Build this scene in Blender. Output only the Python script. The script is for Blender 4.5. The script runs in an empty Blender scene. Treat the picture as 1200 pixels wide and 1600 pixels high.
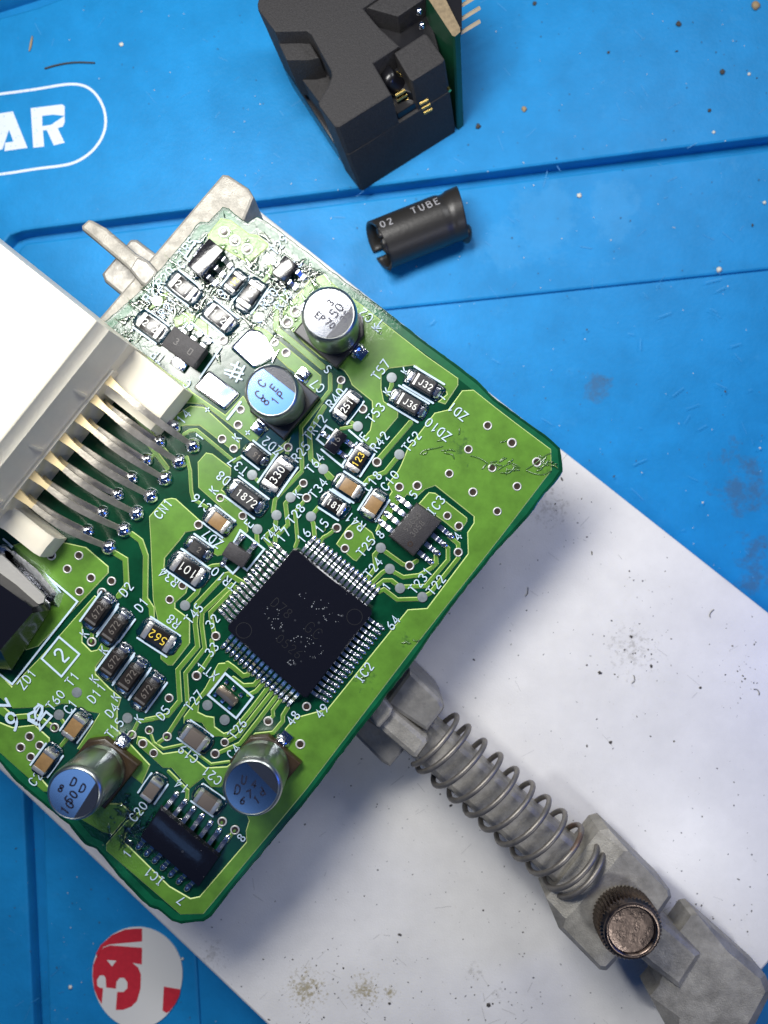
import bpy, bmesh, math, random
from mathutils import Vector, Matrix, noise
R = math.radians
random.seed(7)
sc = bpy.context.scene
COL = sc.collection

# ------------------------------------------------------------------ camera
# one scene unit = 100 photo pixels on the top of the circuit board (about 7 mm); the phone looks straight down
D = 11.55
cam = bpy.data.cameras.new("camera"); co = bpy.data.objects.new("camera", cam); COL.objects.link(co)
co.location = (0, 0, D); co.rotation_euler = (0, 0, 0)
cam.sensor_fit = 'VERTICAL'; cam.sensor_height = 36; cam.lens = 36 * 1155 / 1600
cam.clip_start = 0.05; cam.clip_end = 400
cam.dof.use_dof = True; cam.dof.focus_distance = 11.5; cam.dof.aperture_fstop = 0.026 / 0.15
sc.camera = co

# ------------------------------------------------------------------ light
w = bpy.data.worlds.new("World"); sc.world = w; w.use_nodes = True
bg = w.node_tree.nodes["Background"]
bg.inputs[0].default_value = (0.10, 0.30, 1.0, 1); bg.inputs[1].default_value = 0.085

def area(name, loc, target, sx, sy, power, col):
    l = bpy.data.lights.new(name, 'AREA'); l.shape = 'RECTANGLE'; l.size = sx; l.size_y = sy
    l.energy = power; l.color = col
    o = bpy.data.objects.new(name, l); COL.objects.link(o); o.location = loc
    d = Vector(target) - Vector(loc); o.rotation_euler = d.to_track_quat('-Z', 'Y').to_euler()
    return o
area("bench_lamp", (-4.7, 6.9, 11.4), (-0.8, 1.0, 0), 9.2, 3.8, 3650, (1.0, 0.98, 0.94))
area("ceiling_lamp", (11.7, -12.9, 13.5), (1, -1, -1), 2.6, 2.2, 640, (0.98, 0.985, 1.0))
area("added_soft_fill", (10.0, 13.5, 13.0), (1, 1, -2), 6.0, 4.0, 1450, (0.98, 0.99, 1.0))  # added soft fill for the brighter upper right of the mat
area("added_blue_side", (12.5, -3.5, 5.0), (0, 0, 0), 4.0, 3.0, 260, (0.05, 0.16, 1.0))  # added blue source for blue on right-facing solder; no known screen
area("added_blue_strip", (-6.4, -8.6, 12.0), (-1.5, -2, 0), 9.0, 2.4, 62, (0.20, 0.42, 0.90))  # added blue strip, placed to show in the lower can tops
area("added_blue_patch", (-3.35, 3.3, 12.0), (-1.5, 1, 0), 2.8, 1.9, 48, (0.08, 0.34, 1.0))  # added blue patch, placed to show in the can top by the pads
sc.view_settings.view_transform = 'Standard'; sc.view_settings.look = 'None'
sc.view_settings.exposure = -0.08; sc.view_settings.gamma = 1
sc.cycles.use_denoising = True
sc.cycles.max_bounces = 6

# ------------------------------------------------------------------ helpers
def P(u, v, z=0.0):
    "a point of the place, read off the photograph at height z above the board top"
    k = (D - z) / 1155.0
    return Vector(((u - 600) * k, (800 - v) * k, z))

def srgb(r, g, b):
    f = lambda c: (c / 255 / 12.92) if c <= 10 else ((c / 255 + 0.055) / 1.055) ** 2.4
    return (f(r), f(g), f(b))

def link(name, me, m=None, parent=None, label=None):
    o = bpy.data.objects.new(name, me); COL.objects.link(o)
    if m is not None and not me.materials:
        for x in (m if isinstance(m, (list, tuple)) else [m]): me.materials.append(x)
    if parent is not None:
        o.parent = parent; o.matrix_parent_inverse = parent.matrix_basis.inverted()
    if label: o['label'] = label
    return o

def empty(name, loc, label, cat, group=None):
    o = bpy.data.objects.new(name, None); COL.objects.link(o); o.location = loc
    o.empty_display_size = 0.3
    o['label'] = label; o['category'] = cat
    if group: o['group'] = group
    return o

def part_empty(name, loc, parent, label=None):
    o = bpy.data.objects.new(name, None); COL.objects.link(o); o.location = loc
    o.parent = parent; o.matrix_parent_inverse = parent.matrix_basis.inverted()
    if label: o['label'] = label
    return o

def mesh_of(bm, name, smooth=False):
    me = bpy.data.meshes.new(name)
    bmesh.ops.recalc_face_normals(bm, faces=bm.faces)
    bm.to_mesh(me); bm.free()
    if smooth:
        for p in me.polygons: p.use_smooth = True
    return me

def shade_auto(me, ang=40):
    for p in me.polygons: p.use_smooth = True
    try: me.set_sharp_from_angle(angle=R(ang))
    except Exception: pass
    return me

def area2(pts): return sum(pts[i][0] * pts[(i + 1) % len(pts)][1] - pts[(i + 1) % len(pts)][0] * pts[i][1] for i in range(len(pts)))

def inset(pts, d):
    n = len(pts); out = []
    for i in range(n):
        a, b, c = Vector(pts[i - 1][:2]), Vector(pts[i][:2]), Vector(pts[(i + 1) % n][:2])
        e1 = (b - a).normalized(); e2 = (c - b).normalized()
        n1 = Vector((-e1.y, e1.x)); n2 = Vector((-e2.y, e2.x))
        m = n1 + n2
        if m.length < 1e-4: m = n1
        m.normalize(); k = d / max(0.4, m.dot(n1))
        out.append(b + m * k)
    return out

def tri_fill(bm, loop):
    "cap a planar, possibly concave loop of bmesh verts"
    from mathutils.geometry import tessellate_polygon
    fs = []
    for t in tessellate_polygon([[v.co for v in loop]]):
        try: fs.append(bm.faces.new([loop[i] for i in t]))
        except ValueError: pass
    return fs

def prism_me(pts, z0, z1, bev=0.0, name="prism", off=(0, 0), rough=0.0, sub=0):
    "pts: world xy outline at z1 (top), extruded to z0 (shifted by off); chamfer bev round the top"
    pts = [Vector((p[0], p[1])) for p in pts]
    if area2(pts) < 0: pts.reverse()
    if sub:
        q = []
        for i, a in enumerate(pts):
            b = pts[(i + 1) % len(pts)]; n = max(1, int((b - a).length / sub))
            for k in range(n): q.append(a + (b - a) * k / n)
        pts = [p + Vector((noise.noise(Vector((p.x * 9, p.y * 9, 3))), noise.noise(Vector((p.x * 9, p.y * 9, 8))))) * rough +
               Vector((noise.noise(Vector((p.x * 2, p.y * 2, 5))), noise.noise(Vector((p.x * 2, p.y * 2, 6))))) * rough for p in q]
    bm = bmesh.new()
    rings = [(pts, z0, off)]
    if bev > 0:
        rings.append((pts, z1 - bev, (0, 0)))
        rings.append((inset(pts, bev * 0.32), z1 - bev * 0.32, (0, 0)))
        rings.append((inset(pts, bev), z1, (0, 0)))
    else: rings.append((pts, z1, (0, 0)))
    vs = [[bm.verts.new((p[0] + o[0], p[1] + o[1], z)) for p in r] for r, z, o in rings]
    n = len(pts)
    for a, b in zip(vs, vs[1:]):
        for i in range(n): bm.faces.new((a[i], a[(i + 1) % n], b[(i + 1) % n], b[i]))
    tri_fill(bm, vs[-1]); tri_fill(bm, vs[0])
    me = shade_auto(mesh_of(bm, name), 30)
    for p in me.polygons:
        if abs(p.normal.z) > .999: p.use_smooth = False
    return me

def loft_me(rings, name="loft", cap=True, ang=30):
    "rings of equal vertex count, each a list of 3-D points"
    bm = bmesh.new(); vs = [[bm.verts.new(p) for p in r] for r in rings]; n = len(rings[0])
    for a, b in zip(vs, vs[1:]):
        for i in range(n): bm.faces.new((a[i], a[(i + 1) % n], b[(i + 1) % n], b[i]))
    if cap: tri_fill(bm, vs[-1]); tri_fill(bm, vs[0])
    return shade_auto(mesh_of(bm, name), ang)

def PP(pts, z): return [P(u, v, z) for u, v in pts]

def box_bm(bm, c, s, bev=0.0, seg=2, M=None):
    r = bmesh.ops.create_cube(bm, size=1.0)
    vs = r['verts']
    for v in vs:
        v.co = Vector((v.co.x * s[0], v.co.y * s[1], v.co.z * s[2])) + Vector(c)
    if bev > 0:
        es = {e for v in vs for e in v.link_edges}
        rr = bmesh.ops.bevel(bm, geom=list(es), offset=bev, segments=seg, affect='EDGES', profile=0.6)
        vs = list({v for f in rr['faces'] for v in f.verts} | {v for v in vs if v.is_valid})
    if M is not None:
        bmesh.ops.transform(bm, matrix=M, verts=[v for v in vs if v.is_valid])
    return vs

def box_me(c, s, bev=0.0, name="box", seg=2):
    bm = bmesh.new(); box_bm(bm, c, s, bev, seg); return shade_auto(mesh_of(bm, name), 35)

def lathe_me(prof, n=48, name="lathe", ang=35, wob=None):
    bm = bmesh.new(); rings = []
    for r, z in prof:
        if r < 1e-6: rings.append([bm.verts.new((0, 0, z))]); continue
        rings.append([bm.verts.new(((r + (wob(k, r, z) if wob else 0)) * math.cos(2 * math.pi * k / n), (r + (wob(k, r, z) if wob else 0)) * math.sin(2 * math.pi * k / n), z)) for k in range(n)])
    for a, b in zip(rings, rings[1:]):
        for k in range(n):
            k2 = (k + 1) % n
            if len(a) == 1 and len(b) == 1: continue
            if len(a) == 1: bm.faces.new((a[0], b[k], b[k2]))
            elif len(b) == 1: bm.faces.new((a[k], a[k2], b[0]))
            else: bm.faces.new((a[k], a[k2], b[k2], b[k]))
    return shade_auto(mesh_of(bm, name), ang)

def ribbon(bm, pts, wd, z, h=0.0, mi=0, cap=True, closed=False):
    "flat ribbon (h=0) or raised trace with sloped sides; pts = world xy"
    pts = [Vector((p[0], p[1])) for p in pts]
    if len(pts) < 2: return
    q = [pts[0]]
    for p in pts[1:]:
        if (p - q[-1]).length > 1e-4: q.append(p)
    pts = q; n = len(pts)
    if n < 2: return
    L, Rr = [], []
    def nrm(i, j):
        e = (pts[j] - pts[i]).normalized(); return Vector((-e.y, e.x))
    hw = wd / 2
    def row(p, m, k): return (p + m * k, p - m * k)
    rows = []
    for i in range(n):
        if closed: n1, n2 = nrm(i - 1, i), nrm(i, (i + 1) % n)
        else: n1 = nrm(max(i - 1, 0), max(i, 1)); n2 = nrm(min(i, n - 2), min(i + 1, n - 1))
        m = n1 + n2
        if m.length < 0.2: m = n1.copy()
        m.normalize(); k = 1 / max(0.5, m.dot(n1))
        rows.append((pts[i], m, k))
    if cap and not closed:
        e0 = (pts[0] - pts[1]).normalized(); e1 = (pts[-1] - pts[-2]).normalized()
        a = rows[0]; b = rows[-1]
        rows = [(a[0] + e0 * hw * .75, a[1], 0.35), (a[0] + e0 * hw * .4, a[1], 0.8)] + [(p, m, k) for p, m, k in rows] + [(b[0] + e1 * hw * .4, b[1], .8), (b[0] + e1 * hw * .75, b[1], .35)]
    if h == 0:
        V = [(bm.verts.new((*(p + m * hw * k), z)), bm.verts.new((*(p - m * hw * k), z))) for p, m, k in rows]
        it = list(zip(V, V[1:])) + ([(V[-1], V[0])] if closed else [])
        for a, b in it:
            f = bm.faces.new((a[0], a[1], b[1], b[0])); f.material_index = mi
    else:
        s = 0.012
        V = [(bm.verts.new((*(p + m * hw * k), z)), bm.verts.new((*(p + m * max(hw * k - s, hw * k * .3)), z + h)), bm.verts.new((*(p - m * max(hw * k - s, hw * k * .3)), z + h)), bm.verts.new((*(p - m * hw * k), z))) for p, m, k in rows]
        it = list(zip(V, V[1:])) + ([(V[-1], V[0])] if closed else [])
        for a, b in it:
            for j in range(3):
                f = bm.faces.new((a[j], a[j + 1], b[j + 1], b[j])); f.material_index = 0 if j == 1 else 1

def tube_bm(bm, pts, rad, seg=10, cap=True):
    pts = [Vector(p) for p in pts]; n = len(pts); rings = []
    up = Vector((0, 0, 1)); prev = None
    for i in range(n):
        t = (pts[min(i + 1, n - 1)] - pts[max(i - 1, 0)]).normalized()
        if prev is None:
            x = t.cross(up)
            if x.length < .1: x = t.cross(Vector((1, 0, 0)))
        else: x = prev - t * prev.dot(t)
        x.normalize(); prev = x; y = t.cross(x)
        r = rad(i / (n - 1)) if callable(rad) else rad
        rings.append([bm.verts.new(pts[i] + x * math.cos(2 * math.pi * k / seg) * r + y * math.sin(2 * math.pi * k / seg) * r) for k in range(seg)])
    for a, b in zip(rings, rings[1:]):
        for k in range(seg): bm.faces.new((a[k], a[(k + 1) % seg], b[(k + 1) % seg], b[k]))
    if cap: bm.faces.new(rings[0]); bm.faces.new(rings[-1])

# ------------------------------------------------------------------ materials
def mat(name, col, rough=0.5, metal=0.0, coat=0.0, var=0.0, vs=3.0, bump=0.0, bs=20.0, spec=0.5, col2=None, specks=None, coat_rough=0.08, rvar=0.0, trans=0.0, sss=0.0, bdet=3.0):
    m = bpy.data.materials.new(name); m.use_nodes = True; nt = m.node_tree; N = nt.nodes; Lk = nt.links
    b = N["Principled BSDF"]
    b.inputs["Base Color"].default_value = (*col, 1); b.inputs["Roughness"].default_value = rough
    b.inputs["Metallic"].default_value = metal; b.inputs["Coat Weight"].default_value = coat
    b.inputs["Coat Roughness"].default_value = coat_rough; b.inputs["Specular IOR Level"].default_value = spec
    if trans: b.inputs["Transmission Weight"].default_value = trans
    if sss: b.inputs["Subsurface Weight"].default_value = sss; b.inputs["Subsurface Radius"].default_value = (.3, .25, .2)
    g = N.new("ShaderNodeNewGeometry"); pos = g.outputs["Position"]
    def nz(scale, det=3.0, r=0.6):
        n = N.new("ShaderNodeTexNoise"); n.inputs["Scale"].default_value = scale; n.inputs["Detail"].default_value = det
        n.inputs["Roughness"].default_value = r; Lk.new(pos, n.inputs["Vector"]); return n.outputs["Fac"]
    cur = None
    if var or col2:
        r = N.new("ShaderNodeValToRGB"); c2 = col2 or tuple(min(1, c * (1 + var)) for c in col)
        c1 = tuple(c * (1 - var) for c in col)
        r.color_ramp.elements[0].position = .32; r.color_ramp.elements[1].position = .68
        r.color_ramp.elements[0].color = (*c1, 1); r.color_ramp.elements[1].color = (*c2, 1)
        Lk.new(nz(vs, 6, .65), r.inputs[0]); cur = r.outputs[0]
    if specks:
        for (scale, thr, scol, size) in specks:
            vn = N.new("ShaderNodeTexVoronoi"); vn.inputs["Scale"].default_value = scale; Lk.new(pos, vn.inputs["Vector"])
            lt = N.new("ShaderNodeMath"); lt.operation = 'LESS_THAN'; lt.inputs[1].default_value = size; Lk.new(vn.outputs["Distance"], lt.inputs[0])
            gt = N.new("ShaderNodeMath"); gt.operation = 'GREATER_THAN'; gt.inputs[1].default_value = thr; 
            sep = N.new("ShaderNodeSeparateColor"); Lk.new(vn.outputs["Color"], sep.inputs[0]); Lk.new(sep.outputs[0], gt.inputs[0])
            mu = N.new("ShaderNodeMath"); mu.operation = 'MULTIPLY'; Lk.new(lt.outputs[0], mu.inputs[0]); Lk.new(gt.outputs[0], mu.inputs[1])
            mx = N.new("ShaderNodeMix"); mx.data_type = 'RGBA'; Lk.new(mu.outputs[0], mx.inputs[0])
            if cur is not None: Lk.new(cur, mx.inputs[6])
            else: mx.inputs[6].default_value = (*col, 1)
            mx.inputs[7].default_value = (*scol, 1); cur = mx.outputs[2]
    if cur is not None: Lk.new(cur, b.inputs["Base Color"])
    if bump:
        bn = N.new("ShaderNodeBump"); bn.inputs["Strength"].default_value = min(1, bump); bn.inputs["Distance"].default_value = 0.02 * max(1, bump)
        Lk.new(nz(bs, bdet), bn.inputs["Height"]); Lk.new(bn.outputs[0], b.inputs["Normal"])
    if rvar:
        mr = N.new("ShaderNodeMapRange"); mr.inputs[1].default_value = .3; mr.inputs[2].default_value = .7
        mr.inputs[3].default_value = max(0.02, rough - rvar); mr.inputs[4].default_value = min(1, rough + rvar)
        Lk.new(nz(vs * 2.3, 5), mr.inputs[0]); Lk.new(mr.outputs[0], b.inputs["Roughness"])
    m["_"] = 1
    return m

def blobs(m, spots, target="Base Color", col=(0, 0, 0), ns=4.0, edge=.35, thr=.5, amount=1.0):
    "mixes a stain colour in round given world points (x, y, radius), broken up by noise"
    nt = m.node_tree; N = nt.nodes; Lk = nt.links; b = N["Principled BSDF"]
    g = N.new("ShaderNodeNewGeometry"); tot = None
    for (x, y, rad) in spots:
        d = N.new("ShaderNodeVectorMath"); d.operation = 'DISTANCE'
        cmb = N.new("ShaderNodeVectorMath"); cmb.operation = 'MULTIPLY'; cmb.inputs[1].default_value = (1, 1, 0)
        Lk.new(g.outputs["Position"], cmb.inputs[0]); Lk.new(cmb.outputs[0], d.inputs[0]); d.inputs[1].default_value = (x, y, 0)
        mr = N.new("ShaderNodeMapRange"); mr.inputs[1].default_value = 0; mr.inputs[2].default_value = rad; mr.inputs[3].default_value = 1; mr.inputs[4].default_value = 0
        Lk.new(d.outputs["Value"], mr.inputs[0])
        if tot is None: tot = mr.outputs[0]
        else:
            mx = N.new("ShaderNodeMath"); mx.operation = 'MAXIMUM'; Lk.new(tot, mx.inputs[0]); Lk.new(mr.outputs[0], mx.inputs[1]); tot = mx.outputs[0]
    n = N.new("ShaderNodeTexNoise"); n.inputs["Scale"].default_value = ns; n.inputs["Detail"].default_value = 8; n.inputs["Roughness"].default_value = .75
    Lk.new(g.outputs["Position"], n.inputs["Vector"])
    a = N.new("ShaderNodeMath"); a.operation = 'MULTIPLY_ADD'; a.inputs[1].default_value = edge; Lk.new(tot, a.inputs[0]); Lk.new(n.outputs["Fac"], a.inputs[2])
    r = N.new("ShaderNodeMapRange"); r.inputs[1].default_value = thr + edge * .55; r.inputs[2].default_value = thr + edge * .55 + .12; r.inputs[3].default_value = 0; r.inputs[4].default_value = amount
    Lk.new(a.outputs[0], r.inputs[0])
    inp = b.inputs[target]
    mx = N.new("ShaderNodeMix"); mx.data_type = 'RGBA'
    if inp.is_linked: Lk.new(inp.links[0].from_socket, mx.inputs[6])
    else: mx.inputs[6].default_value = inp.default_value
    mx.inputs[7].default_value = (*col, 1); Lk.new(r.outputs[0], mx.inputs[0]); Lk.new(mx.outputs[2], inp)
    return r.outputs[0]

def mask_mat(name, col, rough, var):
    "solder mask: glossy lacquer, rippled where flux residue has dried on it"
    m = mat(name, col, rough=rough, var=var, vs=2.2, coat=.6, coat_rough=.035)
    nt = m.node_tree; N = nt.nodes; Lk = nt.links; b = N["Principled BSDF"]
    g = N.new("ShaderNodeNewGeometry")
    fl = [(-3.0, 3.5, 1.25), (-2.0, 3.75, 1.2), (-3.9, 3.1, 1.0), (-4.1, -5.15, 1.0), (-.3, 3.4, .9)]
    tot = None
    for x, y, rad in fl:
        d = N.new("ShaderNodeVectorMath"); d.operation = 'DISTANCE'; d.inputs[1].default_value = (x, y, 0); Lk.new(g.outputs["Position"], d.inputs[0])
        mr = N.new("ShaderNodeMapRange"); mr.inputs[1].default_value = rad * .3; mr.inputs[2].default_value = rad; mr.inputs[3].default_value = 1; mr.inputs[4].default_value = 0
        Lk.new(d.outputs["Value"], mr.inputs[0])
        if tot is None: tot = mr.outputs[0]
        else:
            mx = N.new("ShaderNodeMath"); mx.operation = 'MAXIMUM'; Lk.new(tot, mx.inputs[0]); Lk.new(mr.outputs[0], mx.inputs[1]); tot = mx.outputs[0]
    n = N.new("ShaderNodeTexNoise"); n.inputs["Scale"].default_value = 11; n.inputs["Detail"].default_value = 3; n.inputs["Distortion"].default_value = 1.6; Lk.new(g.outputs["Position"], n.inputs["Vector"])
    n2 = N.new("ShaderNodeTexNoise"); n2.inputs["Scale"].default_value = 3; n2.inputs["Detail"].default_value = 2; Lk.new(g.outputs["Position"], n2.inputs["Vector"])
    mu = N.new("ShaderNodeMath"); mu.operation = 'MULTIPLY'; Lk.new(n.outputs["Fac"], mu.inputs[0]); Lk.new(tot, mu.inputs[1])
    ad = N.new("ShaderNodeMath"); ad.operation = 'MULTIPLY_ADD'; ad.inputs[1].default_value = .12; Lk.new(n2.outputs["Fac"], ad.inputs[0]); Lk.new(mu.outputs[0], ad.inputs[2])
    bn = N.new("ShaderNodeBump"); bn.inputs["Strength"].default_value = .9; bn.inputs["Distance"].default_value = .036
    Lk.new(ad.outputs[0], bn.inputs["Height"]); Lk.new(bn.outputs[0], b.inputs["Coat Normal"])
    b2 = N.new("ShaderNodeBump"); b2.inputs["Strength"].default_value = .3; b2.inputs["Distance"].default_value = .02
    Lk.new(ad.outputs[0], b2.inputs["Height"]); Lk.new(b2.outputs[0], b.inputs["Normal"])
    cw = N.new("ShaderNodeMapRange"); cw.inputs[3].default_value = .12; cw.inputs[4].default_value = .55; Lk.new(tot, cw.inputs[0]); Lk.new(cw.outputs[0], b.inputs["Coat Weight"])
    return m

M = {}
M['mask_dark'] = mask_mat('solder_mask_over_laminate', (.002, .042, .017), .2, .3)
M['mask_cu'] = mask_mat('solder_mask_over_copper', (.092, .212, .024), .32, .22)
M['mask_edge'] = mat('solder_mask_lit_edge', (.48, .60, .22), .35)  # thin mask on copper edges, paled further as a painted edge highlight
M['mask_rim'] = mask_mat('solder_mask_over_bare_rim', (.003, .085, .033), .3, .3)
M['lam'] = mat('routed_laminate_edge', (.01, .16, .055), .5, var=.5, vs=14, bump=.6, bs=25)
M['silk'] = mat('silkscreen_ink_blue_lit', (.50, .63, .75), .55)  # white ink with the blue cast of the light put into its colour
M['tin'] = mat('tinned_solder', (.78, .79, .82), .20, 1.0, bump=3, bs=1.7, bdet=1)
M['solder'] = mat('shiny_solder', (.74, .76, .82), .13, 1.0, bump=.4, bs=16)
M['term'] = mat('plated_terminal', (.70, .68, .63), .32, .85, bump=.3, bs=30)
M['pad_grey'] = mat('dull_test_pad', (.24, .27, .28), .5, .5, var=.15, vs=20)
M['lead'] = mat('tinned_lead', (.72, .73, .76), .22, 1.0, bump=.2, bs=30)
M['ring'] = mat('tinned_via_ring', (.60, .60, .58), .45, .5)
M['hole'] = mat('via_hole_dark', (.035, .022, .014), .35, coat=.6)
M['chip_black'] = mat('black_glass_overglaze', (.012, .011, .011), .22)
M['epoxy'] = mat('moulded_black_epoxy', (.014, .014, .016), .5, bump=.25, bs=60, var=.2, vs=20)
M['epoxy_gloss'] = mat('flux_wetted_epoxy', (.006, .006, .009), .16, coat=.7, bump=.3, bs=7, bdet=6, specks=[(26, .975, (.16, .17, .18), .14), (11, .95, (.03, .032, .036), .22)])
M['epoxy_grey'] = mat('grey_black_epoxy', (.024, .022, .024), .58, bump=.3, bs=50, var=.25, vs=15)
M['diode_brown'] = mat('brown_black_epoxy', (.012, .009, .008), .5, bump=.25, bs=60, var=.2, vs=20, spec=.3)
M['flux_pool'] = mat('flux_pool_blue_reflection', (.002, .018, .026), .06, coat=1, bump=.6, bs=22, bdet=4)  # dark flux with bluish reflection put into its colour
M['ceramic'] = mat('tan_ceramic', (.25, .15, .06), .4, var=.15, vs=15)
M['ceramic_grey'] = mat('grey_brown_ceramic', (.12, .10, .085), .4)
M['print_white'] = mat('pale_component_print', (.75, .75, .70), .5)
M['print_gold'] = mat('yellow_component_print', (.75, .55, .06), .45)
M['print_dim'] = mat('faint_laser_print', (.09, .085, .08), .5)
M['print_faint'] = mat('barely_legible_print', (.012, .012, .014), .35)
M['alu'] = mat('aluminium_can', (.40, .43, .41), .32, 1.0)
M['alu_top'] = mat('aluminium_can_top', (.66, .68, .72), .15, 1.0)
M['sector'] = mat('dark_polarity_segment', (.018, .022, .035), .35, bump=.3, bs=50)
M['ink'] = mat('dark_print_on_can', (.01, .012, .03), .5)
M['base_black'] = mat('black_base_plastic', (.012, .012, .014), .35, coat=.3)
M['base_brown'] = mat('brown_base_plastic', (.034, .021, .010), .30, var=.2, vs=6)
M['nylon'] = mat('ivory_nylon', (.74, .69, .55), .38, sss=.15, var=.05, vs=1.2, bump=.12, bs=12, specks=[(5, .93, (.35, .3, .22), .10)])
M['pin'] = mat('tinned_brass_pin', (.40, .37, .31), .50, .8, bump=.3, bs=16, rvar=.1, var=.2, vs=6)
M['pin_gold'] = mat('pale_gold_pin', (.62, .50, .28), .42, .6)
M['zinc'] = mat('cast_zinc', (.30, .285, .25), .52, .4, var=.3, vs=3, bump=.5, bs=34, bdet=8, rvar=.12)
M['zinc2'] = mat('smoother_zinc', (.26, .25, .228), .46, .5, var=.2, vs=3, bump=.2, bs=22, bdet=6, rvar=.12)
M['steel'] = mat('spring_steel', (.22, .205, .185), .48, .75, var=.2, vs=6, bump=.15, bs=30)
M['knob'] = mat('nickel_bronze_knob', (.15, .115, .095), .30, 1.0, bump=.3, bs=9, bdet=6, rvar=.12)
M['white'] = mat('white_lacquer', (.765, .75, .715), .42, var=.05, vs=1.4, bump=.22, bs=30, bdet=8, coat=.5, coat_rough=.26,
                 specks=[(7, .88, (.22, .21, .19), .07), (16, .93, (.12, .11, .10), .09), (3.3, .9, (.3, .28, .24), .035)])
M['mat_blue'] = mat('blue_silicone', (.010, .225, .53), .50, var=.10, vs=1.3, bump=.3, bs=14, bdet=9, rvar=.03, spec=.25,
                 specks=[(5, .90, (.03, .09, .2), .055), (9, .95, (.30, .5, .75), .05), (3, .93, (.05, .08, .13), .035)])
M['mat_print'] = mat('worn_white_print', (.66, .73, .86), .5, specks=[(22, .55, (.22, .42, .75), .22)])
M['abs_black'] = mat('matt_black_plastic', (.027, .026, .027), .62, bump=.6, bs=40, bdet=8, var=.3, vs=30, spec=.3)
M['abs_dark'] = mat('smooth_black_plastic', (.006, .006, .008), .3)
M['pcb_edge'] = mat('glass_fibre_edge', (.20, .15, .085), .6, var=.25, vs=12)
M['rubber'] = mat('black_heat_shrink', (.018, .017, .016), .40, bump=.2, bs=12)
M['tube_print'] = mat('grey_tube_print', (.28, .28, .30), .5)
M['paper'] = mat('sticker_paper', (.76, .75, .70), .45)
M['red'] = mat('red_print', (.60, .03, .045), .42, var=.08, vs=12)
M['gold'] = mat('gold_contact', (.75, .55, .18), .22, 1.0)
M['dust_dark'] = mat('dark_dust', (.05, .045, .04), .8)
M['dust_pale'] = mat('pale_dust', (.62, .60, .52), .7)
M['dust_tan'] = mat('tan_crumb', (.33, .24, .13), .7)
M['flux'] = mat('dried_flux', (.07, .15, .035), .10, coat=1)
blobs(M['white'], [(P(478, 1545, -1.8).x, P(478, 1545, -1.8).y, .62), (P(570, 1548, -1.8).x, P(570, 1548, -1.8).y, .5), (P(610, 1550, -1.8).x, P(610, 1550, -1.8).y, .25)], col=(.33, .27, .12), ns=16, thr=.50, edge=.25, amount=.8)
blobs(M['white'], [(P(985, 1015, -1.8).x, P(985, 1015, -1.8).y, 1.0), (P(780, 1555, -1.8).x, P(780, 1555, -1.8).y, .3), (P(740, 1520, -1.8).x, P(740, 1520, -1.8).y, .4), (P(860, 790, -1.8).x, P(860, 790, -1.8).y, .9), (P(330, 1490, -1.8).x, P(330, 1490, -1.8).y, .6)], col=(.30, .28, .23), ns=11, thr=.55, edge=.25, amount=.5)
blobs(M['mat_blue'], [(P(1155, 760, -2.85).x, P(1155, 760, -2.85).y, 1.3), (P(930, 600, -2.85).x, P(930, 600, -2.85).y, .6), (P(1180, 880, -2.85).x, P(1180, 880, -2.85).y, 1.2)], col=(.055, .11, .19), ns=1.8, thr=.5, edge=.35, amount=.6)
blobs(M['mat_blue'], [(P(850, 345, -2.8).x, P(850, 345, -2.8).y, 1.0), (P(960, 330, -2.8).x, P(960, 330, -2.8).y, .8), (P(790, 390, -2.8).x, P(790, 390, -2.8).y, .8)], col=(.10, .36, .64), ns=1.6, thr=.38, edge=.4, amount=.16)
blobs(M['mask_cu'], [(P(850, 728).x, P(850, 728).y, .35), (P(720, 700).x, P(720, 700).y, .5), (P(632, 1000).x, P(632, 1000).y, .3), (P(570, 1060).x, P(570, 1060).y, .4)], col=(.03, .08, .02), ns=9, thr=.55, edge=.3, amount=.75)

# ------------------------------------------------------------------ workbench, mat, box
me = box_me((0, 0, -3.6), (90, 90, .4), name="workbench_top")
o = link("workbench", me, mat('grey_bench', (.3, .3, .3), .6)); o['kind'] = 'structure'

repair_mat = empty("repair_mat", (0, 0, -3.35), "blue silicone work mat with moulded grooves and a white printed logo, under everything", "work mat")
ZM = -2.8
link("base_layer", prism_me([(-30, -34), (34, -34), (34, 30), (-30, 30)], -3.39, -3.14, .02, "base_layer"), M['mat_blue'], repair_mat)
def W(pts, z): return [(p.x, p.y) for p in PP(pts, z)]
fr = [(-900, 200), (-40, 44), (0, 27), (60, 10), (110, -9), (300, -45), (2600, -390), (2600, 33), (1700, 151), (60, 357), (34, 361), (16, 367), (4, 382), (-1, 402), (54, 1620), (76, 2300), (-900, 2300)]
link("raised_border", prism_me(W(fr, ZM), -3.16, ZM, .05, "raised_border"), M['mat_blue'], repair_mat)
link("corner_panel", prism_me(W([(-900, 150), (-40, 10), (60, -22), (120, -38), (300, -80), (2600, -430), (2600, -800), (-900, -800)], ZM), -3.16, ZM, .05, "corner_panel"), M['mat_blue'], repair_mat)
st = [(27, 398), (30, 388), (40, 379), (56, 377), (1700, 170), (2600, 58), (2600, 272), (1700, 368), (750, 468), (598, 484), (265, 518), (306, 1480), (314, 1620), (330, 2300), (98, 2300), (76, 1620), (66, 1290)]
link("tool_ledge", prism_me(W(st, ZM), -3.16, ZM - .005, .05, "tool_ledge"), M['mat_blue'], repair_mat)
link("work_area", prism_me(W([(245, 500), (2650, 240), (2650, 2320), (270, 2320)], -2.88), -3.16, -2.875, .02, "work_area"), M['mat_blue'], repair_mat)

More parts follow.
